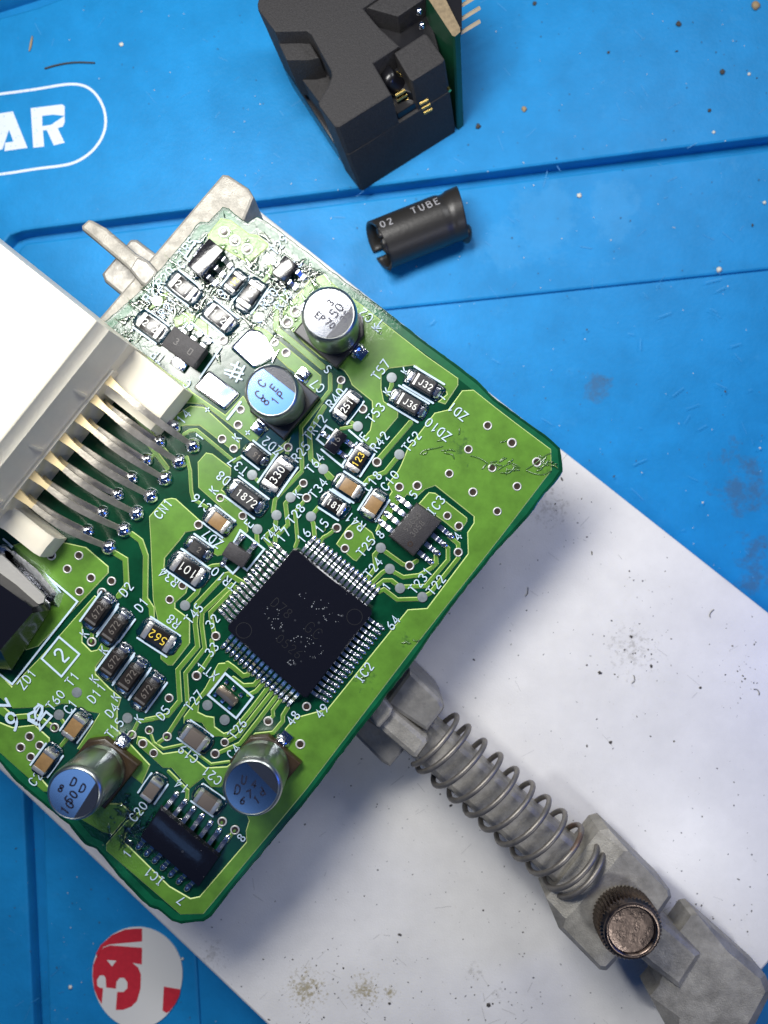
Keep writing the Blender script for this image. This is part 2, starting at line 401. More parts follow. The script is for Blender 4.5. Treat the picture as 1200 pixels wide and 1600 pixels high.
# printed logo on the mat: rounded outline and the last two letters
z = ZM + .005
bm = bmesh.new()
arc = [(-300, 184), (0, 147), (60, 139), (98, 132), (120, 131), (138, 136), (153, 150), (163, 170), (166, 192), (161, 213), (148, 233), (128, 249), (106, 258), (60, 263), (0, 273), (-300, 308)]
def smooth_poly(pts, it=2, closed=False):
    for _ in range(it):
        q = [] if closed else [pts[0]]
        n = len(pts)
        for i in range(n if closed else n - 1):
            a, b = pts[i], pts[(i + 1) % n]
            q.append((a[0] * .75 + b[0] * .25, a[1] * .75 + b[1] * .25)); q.append((a[0] * .25 + b[0] * .75, a[1] * .25 + b[1] * .75))
        if not closed: q.append(pts[-1])
        pts = q
    return pts
ribbon(bm, W(smooth_poly(arc), z), .05, z)
link("logo_outline", mesh_of(bm, "logo_outline"), M['mat_print'], repair_mat)
def flat_poly(name, loops, z, m, parent, world=False, label=None):
    "flat print: list of simple polygons"
    bm = bmesh.new()
    for lp in loops:
        pts = lp if world else W(lp, z)
        pts = [Vector(p[:2]) for p in pts]
        if area2(pts) < 0: pts.reverse()
        tri_fill(bm, [bm.verts.new((p[0], p[1], z)) for p in pts])
    return link(name, mesh_of(bm, name), m, parent, label)
flat_poly("logo_letter", [[(48, 169), (97, 163), (101, 166), (101, 181), (83, 179), (66, 181), (66, 197), (80, 195), (84, 192), (101, 181), (101, 191), (98, 198), (90, 200), (101, 223), (84, 227), (73, 203), (67, 204), (69, 229), (52, 231)]], z, M['mat_print'], repair_mat, label="worn white letter R")
flat_poly("logo_letter", [[(-14, 239), (-2, 205), (-6, 178), (20, 174), (43, 231), (7, 236), (8, 223), (21, 221), (14, 203), (4, 233)]], z, M['mat_print'], repair_mat, label="worn white letter A")

# white box under the holder
box = empty("white_box", P(700, 1100, -2.8), "white flat box with dirt specks and brown smudges, lying under the board holder", "box")
bx = [(392, 318), (1481, 1178), (804, 1970), (-150, 1062)]
zt = -1.8
def rounded(pts, r, k=4):
    out = []; n = len(pts)
    pts = [Vector(p) for p in pts]
    for i in range(n):
        a, b, c = pts[i - 1], pts[i], pts[(i + 1) % n]
        p0 = b + (a - b).normalized() * r; p1 = b + (c - b).normalized() * r
        for j in range(k + 1):
            t = j / k; out.append(p0 * (1 - t) ** 2 + b * 2 * t * (1 - t) + p1 * t * t)
    return out
wb = rounded(W(bx, zt), .14)
link("lid", prism_me(wb, -2.45, zt, .05, "box_lid"), M['white'], box)
link("bottom_tray", prism_me(inset(wb, .03) if area2(wb) > 0 else inset(wb[::-1], .03), -2.86, -2.452, 0, "box_tray"), M['white'], box)

# ------------------------------------------------------------------ board holder
holder = empty("board_holder", P(850, 1250, -1.8), "grey cast metal circuit board holder with sprung rail and knurled knob under the green board", "board holder")
def hprism(name, pts, z1, z0, bev=.06, m='zinc', label=None):
    return link(name, prism_me(W(pts, z1), z0, z1, bev, name), M[m], holder, label)
rz = -.78
hprism("rail", [(500, 972), (694, 1139), (927, 1340), (1100, 1492), (1063, 1550), (1017, 1514), (867, 1383), (662, 1201), (437, 1007)], rz, -1.35, .11, 'zinc')
def chamf(name, low, high, z0, zl, zh, m='zinc', label=None):
    return link(name, loft_me([PP(low, zl) if False else [Vector((p.x, p.y, z0)) for p in PP(low, zl)], PP(low, zl), [p * 1 for p in PP(high, zh)]], name, ang=18), M[m], holder, label)
# slider behind the knob
low = [(936, 1298), (950, 1294), (1046, 1389), (1049, 1401), (1032, 1427), (948, 1516), (937, 1515), (873, 1450), (853, 1402), (864, 1390)]
high = [(975, 1330), (982, 1330), (1042, 1391), (1044, 1400), (1027, 1424), (946, 1510), (938, 1509), (880, 1449), (884, 1436), (896, 1424)]
chamf("slider", low, high, -1.35, -.72, -.52, 'zinc')
# end bracket
low = [(1080, 1431), (1090, 1429), (1196, 1523), (1206, 1548), (1160, 1640), (1065, 1640), (1040, 1602), (1016, 1556), (1030, 1540), (1052, 1470)]
high = [(1128, 1487), (1136, 1486), (1188, 1530), (1196, 1550), (1152, 1630), (1075, 1630), (1060, 1606), (1062, 1590), (1078, 1570), (1105, 1522)]
chamf("end_bracket", low, high, -1.45, -.92, -.80, 'zinc')
# near jaw
hprism("jaw_block", [(600, 1100), (640, 1045), (687, 1090), (695, 1104), (692, 1112), (667, 1144), (648, 1132)], -.42, -1.72, .07, 'zinc2')
hprism("jaw_foot", [(540, 1135), (575, 1120), (640, 1165), (625, 1181), (609, 1199), (596, 1192)], -.85, -1.78, .06, 'zinc2')
hprism("jaw_tongue", [(560, 1110), (584, 1086), (598, 1089), (614, 1107), (668, 1153), (670, 1162), (652, 1187), (642, 1184), (592, 1141)], -.36, -1.2, .10, 'zinc')
hprism("jaw_lip", [(575, 1114), (598, 1089), (614, 1108), (611, 1118), (594, 1137), (588, 1136)], -.24, -.4, .04, 'zinc')
# spring
S0 = P(676, 1153, -.86); S1 = P(908, 1361, -.86)
ax = (S1 - S0).normalized(); nx = Vector((ax.y, -ax.x, 0)); up = Vector((0, 0, 1))
turns = 10.6; n = int(turns * 30); pts = []
Ls = (S1 - S0).length
for i in range(n + 1):
    t = i / n; ph = 2 * math.pi * turns * t + .4
    tt = t
    if t < .08: tt = t * .45
    elif t > .88: tt = 1 - (1 - t) * .45
    else: tt = .036 + (t - .08) * (.946 - .036) / .80
    c = S0 + ax * Ls * tt
    rr = .545
    pts.append(c + nx * math.cos(ph) * rr * 1.0 + up * math.sin(ph) * rr * .96)
bm = bmesh.new(); tube_bm(bm, pts, .046, 10)
link("coil_spring", mesh_of(bm, "coil_spring", True), M['steel'], holder, "long open steel coil spring with a rusty patch")
blobs(M['steel'], [(P(900, 1310, -.5).x, P(900, 1310, -.5).y, .3)], col=(.20, .10, .05), ns=9, thr=.42, edge=.4, amount=.6)
# knob
kp = P(988, 1455, -.06)
kn = 60
def kw(k, r, z): return .018 * (1 if k % 2 else -1) if (r > .42 and -.52 < z < -.10) else 0
kprof = [(.2, -.56), (.46, -.54), (.485, -.51), (.49, -.16), (.475, -.12), (.445, -.09), (.44, -.06), (.40, -.045), (.375, -.055), (.36, -.10), (.20, -.115), (0, -.10)]
ko = link("knurled_knob", lathe_me(kprof, 96, "knurled_knob", 50, kw), M['knob'], holder, "shiny bronze nickel clamping knob")
ko.location = (kp.x, kp.y, 0)
bm = bmesh.new(); bmesh.ops.create_cone(bm, cap_ends=True, segments=20, radius1=.14, radius2=.14, depth=.9)
so = link("knob_screw", mesh_of(bm, "knob_screw", True), M['steel'], holder); so.location = (kp.x, kp.y, -.95)
# far jaw: crossbar, block and lever
hprism("far_crossbar", [(347, 271), (356, 272), (388, 293), (397, 308), (382, 345), (200, 545), (130, 520), (158, 492)], -.42, -1.78, .05, 'zinc')
hprism("far_clamp_block", [(158, 427), (203, 373), (213, 373), (270, 416), (262, 450), (215, 500), (200, 470), (163, 440)], -.55, -1.75, .05, 'zinc2')
lev = [(126, 352), (137, 342), (143, 343), (165, 355), (212, 395), (232, 407), (244, 425), (240, 433), (228, 446), (220, 443), (198, 418), (150, 377), (127, 358)]
hprism("clamp_lever", lev, -.17, -.42, .05, 'zinc')
hprism("lever_hub", [(213, 398), (232, 407), (246, 424), (243, 434), (229, 448), (219, 444), (200, 420)], -.162, -.62, .05, 'zinc2')

# ------------------------------------------------------------------ circuit board
board = empty("circuit_board", P(400, 850, -.16), "green printed circuit board crowded with soldered components, clamped in the metal holder", "circuit board")
outline = [(347, 323), (358, 325), (365, 332), (380, 343), (387, 347), (393, 342), (402, 337), (430, 356), (460, 378), (510, 417), (550, 447), (600, 483), (650, 522), (700, 559), (750, 598), (773, 622), (815, 652), (855, 681), (876, 700), (879, 737), (866, 756), (852, 772), (827, 806), (772, 866), (705, 950), (675, 992), (639, 1043), (540, 1170), (478, 1253), (378, 1371), (330, 1432), (318, 1440), (282, 1444), (268, 1440), (246, 1422), (233, 1418), (188, 1373), (150, 1328), (133, 1320), (108, 1290), (69, 1259), (25, 1221), (0, 1193), (-260, 960), (165, 500), (227, 447), (275, 391), (305, 353), (312, 346), (325, 346)]
link("substrate", prism_me(W(outline, 0), -.16, 0, .015, "substrate", rough=.013, sub=.06), [M['mask_dark']], board)
bpy.data.meshes["substrate"].materials.append(M['lam'])
for p in bpy.data.meshes["substrate"].polygons:
    if abs(p.normal.z) < .6: p.material_index = 1

ol = [Vector(p) for p in W(outline, 0)]
if area2(ol) < 0: ol.reverse()
bm = bmesh.new(); ra = [bm.verts.new((*p, .0006)) for p in inset(ol, .05)]; rb = [bm.verts.new((*p, .0006)) for p in inset(ol, .16)]
for i in range(len(ra)): bm.faces.new((ra[i], ra[(i + 1) % len(ra)], rb[(i + 1) % len(rb)], rb[i]))
link("bare_rim", mesh_of(bm, "bare_rim"), M['mask_rim'], board)
pours = [
 [(345, 341), (361, 344), (390, 366), (402, 367), (419, 381), (419, 386), (402, 402), (390, 412), (360, 395), (325, 376), (325, 366)],
 [(485, 436), (505, 430), (525, 447), (570, 480), (610, 512), (665, 555), (716, 591), (716, 602), (696, 632), (684, 628), (698, 616), (697, 612), (650, 572), (646, 571), (607, 576), (596, 587), (596, 607), (600, 627), (622, 642), (622, 652), (577, 705), (568, 700), (563, 690), (578, 672), (582, 652), (581, 627), (550, 602), (545, 590), (538, 580), (500, 558), (475, 537), (441, 500), (443, 485), (470, 455)],
 [(740, 609), (775, 637), (805, 660), (861, 702), (862, 735), (782, 840), (640, 1021), (480, 1232), (318, 1428), (282, 1429), (166, 1329), (166, 1318), (195, 1285), (225, 1262), (230, 1262), (197, 1303), (195, 1315), (265, 1384), (298, 1403), (312, 1400), (385, 1315), (384, 1298), (389, 1282), (372, 1240), (400, 1180), (435, 1150), (461, 1121), (512, 1107), (637, 952), (667, 950), (731, 865), (730, 832), (740, 817), (740, 807), (680, 759), (664, 765), (652, 776), (636, 773), (625, 785), (605, 812), (596, 822), (590, 832), (586, 830), (600, 800), (603, 782), (612, 768), (605, 757), (622, 735), (627, 725), (637, 700), (679, 645), (700, 640), (722, 610)],
 [(670, 769), (680, 770), (730, 809), (730, 815), (720, 830), (712, 830), (695, 816), (654, 787)],
 [(525, 850), (542, 825), (556, 812), (582, 832), (586, 842), (557, 877), (552, 875)],
 [(275, 648), (297, 634), (319, 636), (375, 687), (375, 700), (367, 707), (312, 665), (290, 665), (282, 667), (270, 652)],
 [(210, 545), (235, 560), (262, 583), (290, 600), (300, 612), (352, 648), (380, 618), (395, 640), (412, 676), (400, 690), (392, 690), (318, 632), (290, 630), (262, 640), (200, 600)],
 [(400, 510), (415, 515), (502, 587), (502, 602), (487, 620), (465, 585), (450, 575), (432, 558), (430, 552), (415, 528), (395, 512)],
 [(322, 707), (332, 709), (361, 731), (361, 742), (347, 765), (385, 800), (388, 830), (372, 848), (352, 866), (340, 869), (328, 862), (352, 838), (365, 815), (345, 793), (310, 762), (309, 722)],
 [(268, 778), (275, 779), (315, 815), (316, 820), (309, 828), (290, 832), (283, 842), (258, 872), (257, 888), (294, 917), (291, 927), (274, 942), (274, 950), (297, 967), (297, 1005), (270, 1040), (263, 1040), (251, 1030), (251, 1015), (246, 967), (239, 937), (235, 840), (233, 807), (257, 780)],
 [(-250, 945), (60, 838), (135, 855), (170, 885), (170, 895), (120, 948), (60, 1010), (-100, 1060)],
 [(148, 930), (160, 938), (135, 967), (129, 980), (129, 1003), (143, 1017), (152, 1015), (160, 1002), (172, 1012), (150, 1042), (150, 1053), (172, 1075), (190, 1090), (184, 1110), (184, 1140), (235, 1195), (222, 1225), (190, 1200), (120, 1170), (140, 1140), (155, 1115), (130, 1110), (110, 1100), (96, 1100), (85, 1105), (20, 1107), (0, 1090), (-40, 1060), (0, 1052), (19, 1072), (60, 1030)],
 [(-190, 1010), (0, 1128), (20, 1136), (55, 1132), (78, 1153), (78, 1160), (56, 1192), (60, 1210), (84, 1238), (68, 1237), (0, 1176)],
 [(215, 1150), (227, 1152), (255, 1177), (288, 1172), (322, 1199), (355, 1197), (385, 1172), (392, 1180), (345, 1230), (330, 1230), (318, 1215), (297, 1232), (290, 1225), (268, 1200), (255, 1200), (213, 1162)],
 [(341, 1036), (355, 1035), (360, 1040), (352, 1050), (325, 1083), (312, 1095), (310, 1112), (322, 1118), (335, 1120), (336, 1135), (350, 1145), (367, 1140), (352, 1151), (330, 1151), (316, 1130), (300, 1126), (287, 1134), (287, 1120), (320, 1075)],
 [(250, 460), (264, 456), (250, 485), (232, 484)],
 [(270, 497), (290, 487), (325, 505), (326, 525), (314, 520), (285, 508), (275, 512)],
 [(165, 1255), (190, 1255), (205, 1268), (176, 1304), (160, 1300), (120, 1276)],
 [(437, 698), (455, 682), (448, 700), (420, 727), (412, 722)],
 [(-170, 990), (-60, 1075), (6, 1120), (10, 1123), (19, 1119), (-10, 1092), (-60, 1060)],
]
def pour_me(pts, z0, h):
    pts = [Vector(p) for p in W(pts, 0)]
    if area2(pts) < 0: pts.reverse()
    pts = [Vector(p) for p in pts]
    top = inset(pts, .014); bm = bmesh.new(); n = len(pts)
    a = [bm.verts.new((p.x, p.y, z0)) for p in pts]; b = [bm.verts.new((p.x, p.y, z0 + h)) for p in top]
    for i in range(n):
        f = bm.faces.new((a[i], a[(i + 1) % n], b[(i + 1) % n], b[i])); f.material_index = 1
    for f in tri_fill(bm, b): f.material_index = 0
    me = bpy.data.meshes.new("copper_area"); bm.normal_update()
    for f in bm.faces:
        if f.normal.z < 0: f.normal_flip()
    bm.to_mesh(me); bm.free(); return me
for i, p in enumerate(pours):
    link("copper_area", pour_me(p, 0.0005, .012 + i * .00025), [M['mask_cu'], M['mask_edge']], board)

traces = [
 (8, [(382, 912), (357, 897), (350, 899), (307, 945), (305, 975), (309, 1010), (278, 1047), (281, 1095), (262, 1118), (228, 1125)]),
 (7, [(375, 922), (362, 914), (316, 957), (315, 975), (320, 1013), (290, 1052), (293, 1100), (262, 1148)]),
 (7, [(360, 925), (329, 957), (330, 967), (335, 990)]),
 (7, [(307, 1054), (316, 1045), (333, 1019), (331, 1000)]),
 (8, [(355, 1036), (365, 1043), (380, 1056), (388, 1054)]),
 (7, [(364, 1059), (380, 1071), (397, 1070), (404, 1062)]),
 (7, [(388, 1086), (400, 1080), (411, 1068)]),
 (7, [(418, 1075), (393, 1108), (365, 1142), (352, 1150)]),
 (7, [(425, 1082), (398, 1116), (372, 1150), (353, 1160)]),
 (7, [(432, 1088), (405, 1124), (375, 1162), (338, 1178)]),
 (6, [(438, 1094), (426, 1110), (427, 1118), (420, 1126)]),
 (7, [(450, 1105), (442, 1118), (442, 1127), (427, 1145), (400, 1148), (385, 1162)]),
 (7, [(572, 907), (587, 887), (585, 867), (594, 857), (602, 862), (630, 882), (640, 884), (652, 876)]),
 (7, [(580, 912), (597, 895), (607, 889), (630, 902), (655, 899), (675, 887), (682, 880), (681, 867)]),
 (7, [(587, 917), (600, 907), (612, 907), (625, 917), (665, 916), (700, 875), (700, 857), (692, 848)]),
 (7, [(592, 925), (600, 921), (621, 937), (655, 936), (672, 927), (716, 872), (716, 850), (702, 838)]),
 (6, [(500, 847), (505, 840), (514, 835), (524, 827)]),
 (7, [(425, 855), (415, 842), (416, 837), (430, 825), (432, 807), (427, 800), (430, 780), (472, 736)]),
 (7, [(430, 847), (430, 840), (450, 820), (446, 787), (454, 777), (472, 757)]),
 (6, [(461, 855), (465, 845), (461, 800), (478, 780)]),
 (7, [(492, 842), (490, 820), (486, 807), (500, 790)]),
 (7, [(401, 827), (402, 850)]),
 (6, [(325, 887), (332, 884), (350, 882)]),
 (8, [(312, 915), (307, 927), (289, 945)]),
 (7, [(533, 595), (530, 612)]),
 (8, [(507, 635), (483, 675), (486, 717), (505, 733), (524, 752)]),
 (10, [(447, 457), (431, 479), (432, 514), (505, 574)]),
 (7, [(516, 585), (516, 610), (470, 668), (472, 732)]),
 (6, [(540, 654), (555, 664)]), (6, [(533, 670), (555, 666)]),
 (9, [(642, 660), (592, 718)]),
 (8, [(623, 712), (602, 738), (577, 748), (565, 762)]),
 (7, [(612, 592), (612, 603), (606, 617)]),
 (6, [(287, 679), (297, 673), (307, 672), (366, 721), (384, 710)]),
 (6, [(292, 714), (297, 735), (299, 768), (302, 780), (330, 797)]),
 (9, [(204, 833), (220, 845), (228, 868), (227, 935), (237, 950), (238, 973), (222, 998)]),
 (9, [(176, 862), (196, 874), (198, 915), (185, 932)]),
 (9, [(0, 1104), (19, 1121), (54, 1118), (84, 1137)]),
 (6, [(92, 1117), (100, 1130), (112, 1142)]), (7, [(108, 1150), (96, 1165)]),
 (6, [(263, 1205), (293, 1235), (292, 1250)]),
 (6, [(367, 1297), (354, 1314)]), (6, [(347, 1284), (342, 1298)]),
 (5, [(234, 1142), (240, 1160), (255, 1170), (288, 1163), (330, 1194), (358, 1190)]),
 (6, [(206, 1148), (216, 1128), (240, 1124)]),
 (6, [(261, 1151), (248, 1160)]),
 (6, [(405, 496), (396, 488)]), (7, [(419, 405), (424, 425), (412, 440)]),
 (6, [(394, 742), (408, 757)]), (6, [(451, 701), (446, 718)]),
 (6, [(414, 768), (403, 778)]), (6, [(505, 735), (514, 748)]),
 (6, [(143, 1002), (144, 990)]), (6, [(344, 779), (353, 783)]),
 (10, [(205, 640), (262, 712)]), (8, [(230, 690), (262, 732)]), (6, [(229, 719), (250, 705)]),
]
for i, (wd, p) in enumerate(traces):
    bm = bmesh.new(); ribbon(bm, [tuple(q[:2]) for q in PP(p, 0)], wd / 100, .0008, .0165 + i * .0001)
    link("copper_trace", mesh_of(bm, "copper_trace"), [M['mask_cu'], M['mask_edge']], board)

# vias
prof = [(.075, .012), (.072, .022), (.064, .026), (.053, .025), (.045, .012)]
me_ring = lathe_me(prof, 20, "via_ring", 60); me_ring.materials.append(M['ring'])
me_hole = lathe_me([(.051, .023), (.035, .021), (0, .0195)], 16, "via_hole", 60); me_hole.materials.append(M['hole'])
vias = """350,362 367,376 386,389 349,532 462,487 449,504 429,535 447,551 376,640 372,664 347,686 365,701 450,699 474,755 479,778 533,594 344,778
567,639 589,722 732,702 702,740 624,761 652,759 739,769 762,665 800,692 769,731 839,722 808,760 777,799 699,806 717,822 545,836 539,857 526,825 640,884 716,863
310,820 379,806 285,915 265,937 80,868 123,868 105,889 142,903 124,924 174,908 159,926 143,1003 264,1091 85,1137 337,994 307,1056 419,1127 479,1104 469,1163
233,1141 206,1148 223,1162 240,1177 261,1151 351,1160 336,1178 46,1151 62,1165 32,1168 48,1183 347,1284 367,1297"""
for s in vias.split():
    u, v = map(float, s.split(',')); p = P(u, v, .02)
    a = link("via", me_ring, None, board); a.location = (p.x, p.y, 0)
    k = 1.28 if v < 520 else random.uniform(.92, 1.06); a.scale = (k, k, 1)
    b = link("via_hole", me_hole, None, a); b.location = (p.x, p.y, 0)
me_pad = lathe_me([(.082, .012), (.078, .024), (.05, .0265), (0, .027)], 20, "test_pad", 60); me_pad.materials.append(M['pad_grey'])
me_padw = me_pad.copy(); me_padw.materials.clear(); me_padw.materials.append(M['tin'])
for s in "289,946 394,742 432,805 402,827 454,777 505,733 486,807 624,710 595,856 609,889 625,919 660,933 612,590 559,666 324,1102 351,1125 199,1122 120,1082 92,1117 w245,470 w405,496 w419,405".split():
    ww = s[0] == 'w'; u, v = map(float, s.strip('w').split(',')); p = P(u, v, .02)
    a = link("test_pad", me_padw if ww else me_pad, None, board); a.location = (p.x, p.y, 0)

# ------------------------------------------------------------------ stroke lettering
F = {
 '0': [[(.3, 0), (.08, .15), (.02, .5), (.08, .85), (.3, 1), (.52, .85), (.58, .5), (.52, .15), (.3, 0)]],
 '1': [[(.12, .8), (.3, 1), (.3, 0)]],
 '2': [[(.04, .78), (.15, .97), (.42, .98), (.56, .8), (.5, .55), (.04, 0), (.58, 0)]],
 '3': [[(.05, .9), (.25, 1), (.5, .92), (.52, .68), (.3, .53), (.54, .4), (.56, .15), (.3, 0), (.04, .1)]],
 '4': [[(.44, 0), (.44, 1), (.02, .3), (.6, .3)]],
 '5': [[(.52, 1), (.1, 1), (.07, .56), (.35, .62), (.56, .42), (.52, .12), (.28, 0), (.03, .1)]],
 '6': [[(.45, 1), (.15, .7), (.03, .35), (.1, .08), (.3, 0), (.52, .1), (.57, .33), (.45, .54), (.2, .54), (.05, .38)]],
 '7': [[(.02, 1), (.58, 1), (.22, 0)]],
 '8': [[(.3, .54), (.08, .68), (.1, .92), (.3, 1), (.5, .92), (.52, .68), (.3, .54), (.04, .36), (.06, .1), (.3, 0), (.54, .1), (.56, .36), (.3, .54)]],
 '9': [[(.14, 0), (.44, .28), (.57, .65), (.5, .92), (.3, 1), (.08, .9), (.03, .67), (.15, .46), (.4, .46), (.55, .62)]],
 'A': [[(0, 0), (.3, 1), (.6, 0)], [(.1, .35), (.5, .35)]],
 'B': [[(.05, 0), (.05, 1), (.38, 1), (.52, .85), (.5, .62), (.35, .53), (.05, .53)], [(.35, .53), (.56, .4), (.56, .13), (.38, 0), (.05, 0)]],
 'C': [[(.57, .8), (.42, .98), (.2, .97), (.04, .75), (.02, .3), (.18, .03), (.42, .02), (.57, .2)]],
 'D': [[(.05, 0), (.05, 1), (.32, 1), (.53, .82), (.57, .5), (.53, .18), (.32, 0), (.05, 0)]],
 'E': [[(.55, 1), (.05, 1), (.05, 0), (.55, 0)], [(.05, .52), (.45, .52)]],
 'F': [[(.55, 1), (.05, 1), (.05, 0)], [(.05, .52), (.45, .52)]],
 'G': [[(.57, .8), (.42, .98), (.2, .97), (.04, .75), (.02, .3), (.18, .03), (.42, .02), (.57, .2), (.57, .45), (.35, .45)]],
 'I': [[(.3, 0), (.3, 1)], [(.15, 0), (.45, 0)], [(.15, 1), (.45, 1)]],
 'J': [[(.5, 1), (.5, .2), (.38, .02), (.18, .02), (.05, .2)]],
 'K': [[(.05, 0), (.05, 1)], [(.55, 1), (.05, .45)], [(.2, .6), (.58, 0)]],
 'M': [[(0, 0), (0, 1), (.3, .45), (.6, 1), (.6, 0)]],
 'N': [[(.05, 0), (.05, 1), (.55, 0), (.55, 1)]],
 'P': [[(.05, 0), (.05, 1), (.4, 1), (.56, .86), (.54, .6), (.38, .5), (.05, .5)]],
 'R': [[(.05, 0), (.05, 1), (.4, 1), (.56, .86), (.54, .62), (.38, .52), (.05, .52)], [(.3, .52), (.58, 0)]],
 'T': [[(0, 1), (.6, 1)], [(.3, 1), (.3, 0)]],
 'U': [[(.05, 1), (.05, .25), (.18, .02), (.42, .02), (.55, .25), (.55, 1)]],
 'V': [[(0, 1), (.3, 0), (.6, 1)]],
 'X': [[(0, 0), (.6, 1)], [(0, 1), (.6, 0)]],
 'Z': [[(.02, 1), (.58, 1), (.02, 0), (.58, 0)]],
 '+': [[(.3, .2), (.3, .8)], [(0, .5), (.6, .5)]],
 'O': [[(.05, .05), (.05, .95), (.55, .95), (.55, .05), (.05, .05)]],
 'S': [[(.55, .85), (.3, 1), (.06, .85), (.1, .6), (.5, .42), (.55, .15), (.3, 0), (.04, .15)]],
}
for k in '0236895CDGJSU': F[k] = [smooth_poly(s, 1) if len(s) > 4 else s for s in F[k]]
def strokes(text, h, gap=.86):
    "polylines of the text, centred on the origin, reading along +x"
    out = []; x = 0; W_ = (len(text) * gap - (gap - .6)) * h
    for ch in text:
        for s in F.get(ch, []):
            out.append([(x + a * h - W_ / 2, b * h - h / 2) for a, b in s])
        x += gap * h
    return out
def text_me(text, h, wd, z=0.0, gap=.86, name="lettering"):
    bm = bmesh.new()
    for s in strokes(text, h, gap): ribbon(bm, s, wd, z)
    return mesh_of(bm, name)
ZS = .0335
def silk_text(text, u, v, ang, h=14.5, wd=1.8, gap=.84):
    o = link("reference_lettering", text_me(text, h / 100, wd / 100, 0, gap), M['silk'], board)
    p = P(u, v, ZS); o.location = (p.x, p.y, ZS + random.uniform(0, .0015)); o.rotation_euler = (0, 0, R(ang))
    return o
UP, DN = 51, 142
for t in [("TR5", 292, 387, UP), ("R20", 258, 433, UP), ("R22", 238, 457, UP), ("C", 283, 413, UP), ("T29", 436, 382, UP), ("T57", 595, 578, UP + 3), ("R40", 524, 622, UP), ("TR12", 492, 668, UP),
          ("R42", 593, 690, UP), ("T53", 587, 645, UP), ("T52", 643, 690, UP), ("T34", 497, 763, UP), ("R25", 470, 706, UP), ("T64", 492, 724, UP), ("T28", 462, 803, UP), ("T44", 424, 834, UP),
          ("17", 443, 836, UP), ("16", 475, 837, UP), ("15", 503, 822, UP), ("IC3", 681, 790, UP), ("5", 646, 773, UP), ("8", 594, 835, UP), ("4", 715, 838, UP), ("T25", 572, 854, UP),
          ("T24", 583, 887, UP), ("T231", 657, 907, UP), ("T22", 681, 914, UP), ("1", 604, 916, UP), ("64", 614, 973, UP), ("IC2", 569, 1051, UP + 2), ("49", 503, 1111, UP), ("48", 458, 1122, UP),
          ("T26", 371, 1139, UP), ("T27", 303, 1095, UP), ("T45", 303, 959, UP), ("32", 332, 971, UP), ("33", 331, 1015, UP), ("1", 315, 1041, UP), ("XT", 330, 1052, DN), ("C4", 365, 1174, UP), ("D5", 255, 1114, UP), ("K", 217, 1123, UP),
          ("D2", 197, 921, UP), ("D1", 221, 945, UP), ("K", 132, 990, UP), ("K", 162, 1016, UP), ("K", 147, 1061, UP), ("K", 181, 1089, UP), ("D11", 151, 1083, UP), ("D4", 175, 1110, UP), ("T15", 179, 1138, UP),
          ("T1", 113, 1061, UP), ("ZD1", 42, 1061, UP), ("T60", 87, 1094, UP), ("C1", 110, 1104, UP), ("C2", 55, 1217, UP), ("C20", 216, 1268, UP), ("14", 284, 1228, DN), ("1", 199, 1334, UP), ("IC1", 241, 1369, DN),
          ("7", 283, 1407, DN), ("8", 377, 1309, DN - 90), ("C21", 331, 1212, DN), ("C19", 294, 1178, DN), ("CN1", 255, 795, UP), ("C16", 315, 786, DN), ("ZD7", 332, 842, DN), ("R34", 264, 902, DN), ("R8", 271, 971, DN),
          ("T37", 372, 728, DN), ("D8", 349, 747, DN), ("K", 334, 766, UP), ("ZD2", 425, 697, DN), ("K", 370, 684, UP), ("E", 389, 818, UP), ("TR10", 350, 904, DN), ("C18", 582, 752, UP), ("C10", 609, 751, UP),
          ("R41", 555, 815, DN), ("E", 569, 682, UP), ("ZD1", 715, 643, DN), ("ZD10", 684, 671, DN), ("K", 634, 580, UP + 8), ("K", 606, 612, UP + 8), ("1", 690, 620, UP), ("14", 287, 651, UP), ("+", 324, 640, UP), ("+", 387, 676, UP), ("1", 312, 682, UP), ("K", 465, 772, UP),
          ("C7", 496, 603, DN), ("C2", 572, 493, DN), ("1", 593, 505, DN), ("TP", 246, 557, DN), ("C", 292, 600, DN), ("R19", 340, 468, UP), ("R21", 262, 480, UP), ("R30", 420, 466, UP), ("R15", 442, 468, UP), ("C", 465, 412, UP), ("K", 588, 512, UP), ("S", 512, 577, DN)]:
    silk_text(*t, h=14 if len(t[0]) > 1 else 13)
silk_text("9", 20, 1127, 30, 28, 4.2); silk_text("Z", 2, 1102, 118, 22, 4.2)
silk_text("2", 95, 1024, 45, 23, 3)
def silk_line(pts, wd=2.6, closed=False, smooth=0):
    bm = bmesh.new(); q = smooth_poly(pts, smooth, closed) if smooth else pts
    ribbon(bm, [tuple(p[:2]) for p in PP(q, ZS)], wd / 100, 0, closed=closed)
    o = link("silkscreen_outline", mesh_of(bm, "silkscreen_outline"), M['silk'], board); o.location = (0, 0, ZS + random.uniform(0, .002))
silk_line([(92, 995), (124, 1022), (96, 1057), (65, 1029)], 3, True)
silk_line([(5, 842), (121, 940), (19, 1069), (-30, 1030)], 3)
silk_line([(352, 1052), (395, 1089), (369, 1122), (325, 1086)], 3.2, True)
silk_line([(520, 672), (509, 665), (495, 686), (506, 695)], 3); silk_line([(502, 702), (536, 730), (543, 725), (552, 712)], 3); silk_line([(545, 672), (566, 690), (560, 700)], 3)
silk_line([(375, 828), (413, 858), (386, 891), (374, 882)], 3); silk_line([(376, 828), (347, 880), (364, 896), (374, 885)], 3)
silk_line([(313, 378), (305, 377), (289, 402), (296, 408)], 3); silk_line([(298, 503), (345, 543), (312, 590)], 3); silk_line([(262, 545), (292, 505)], 3)
silk_line([(376, 628), (355, 655)], 4)
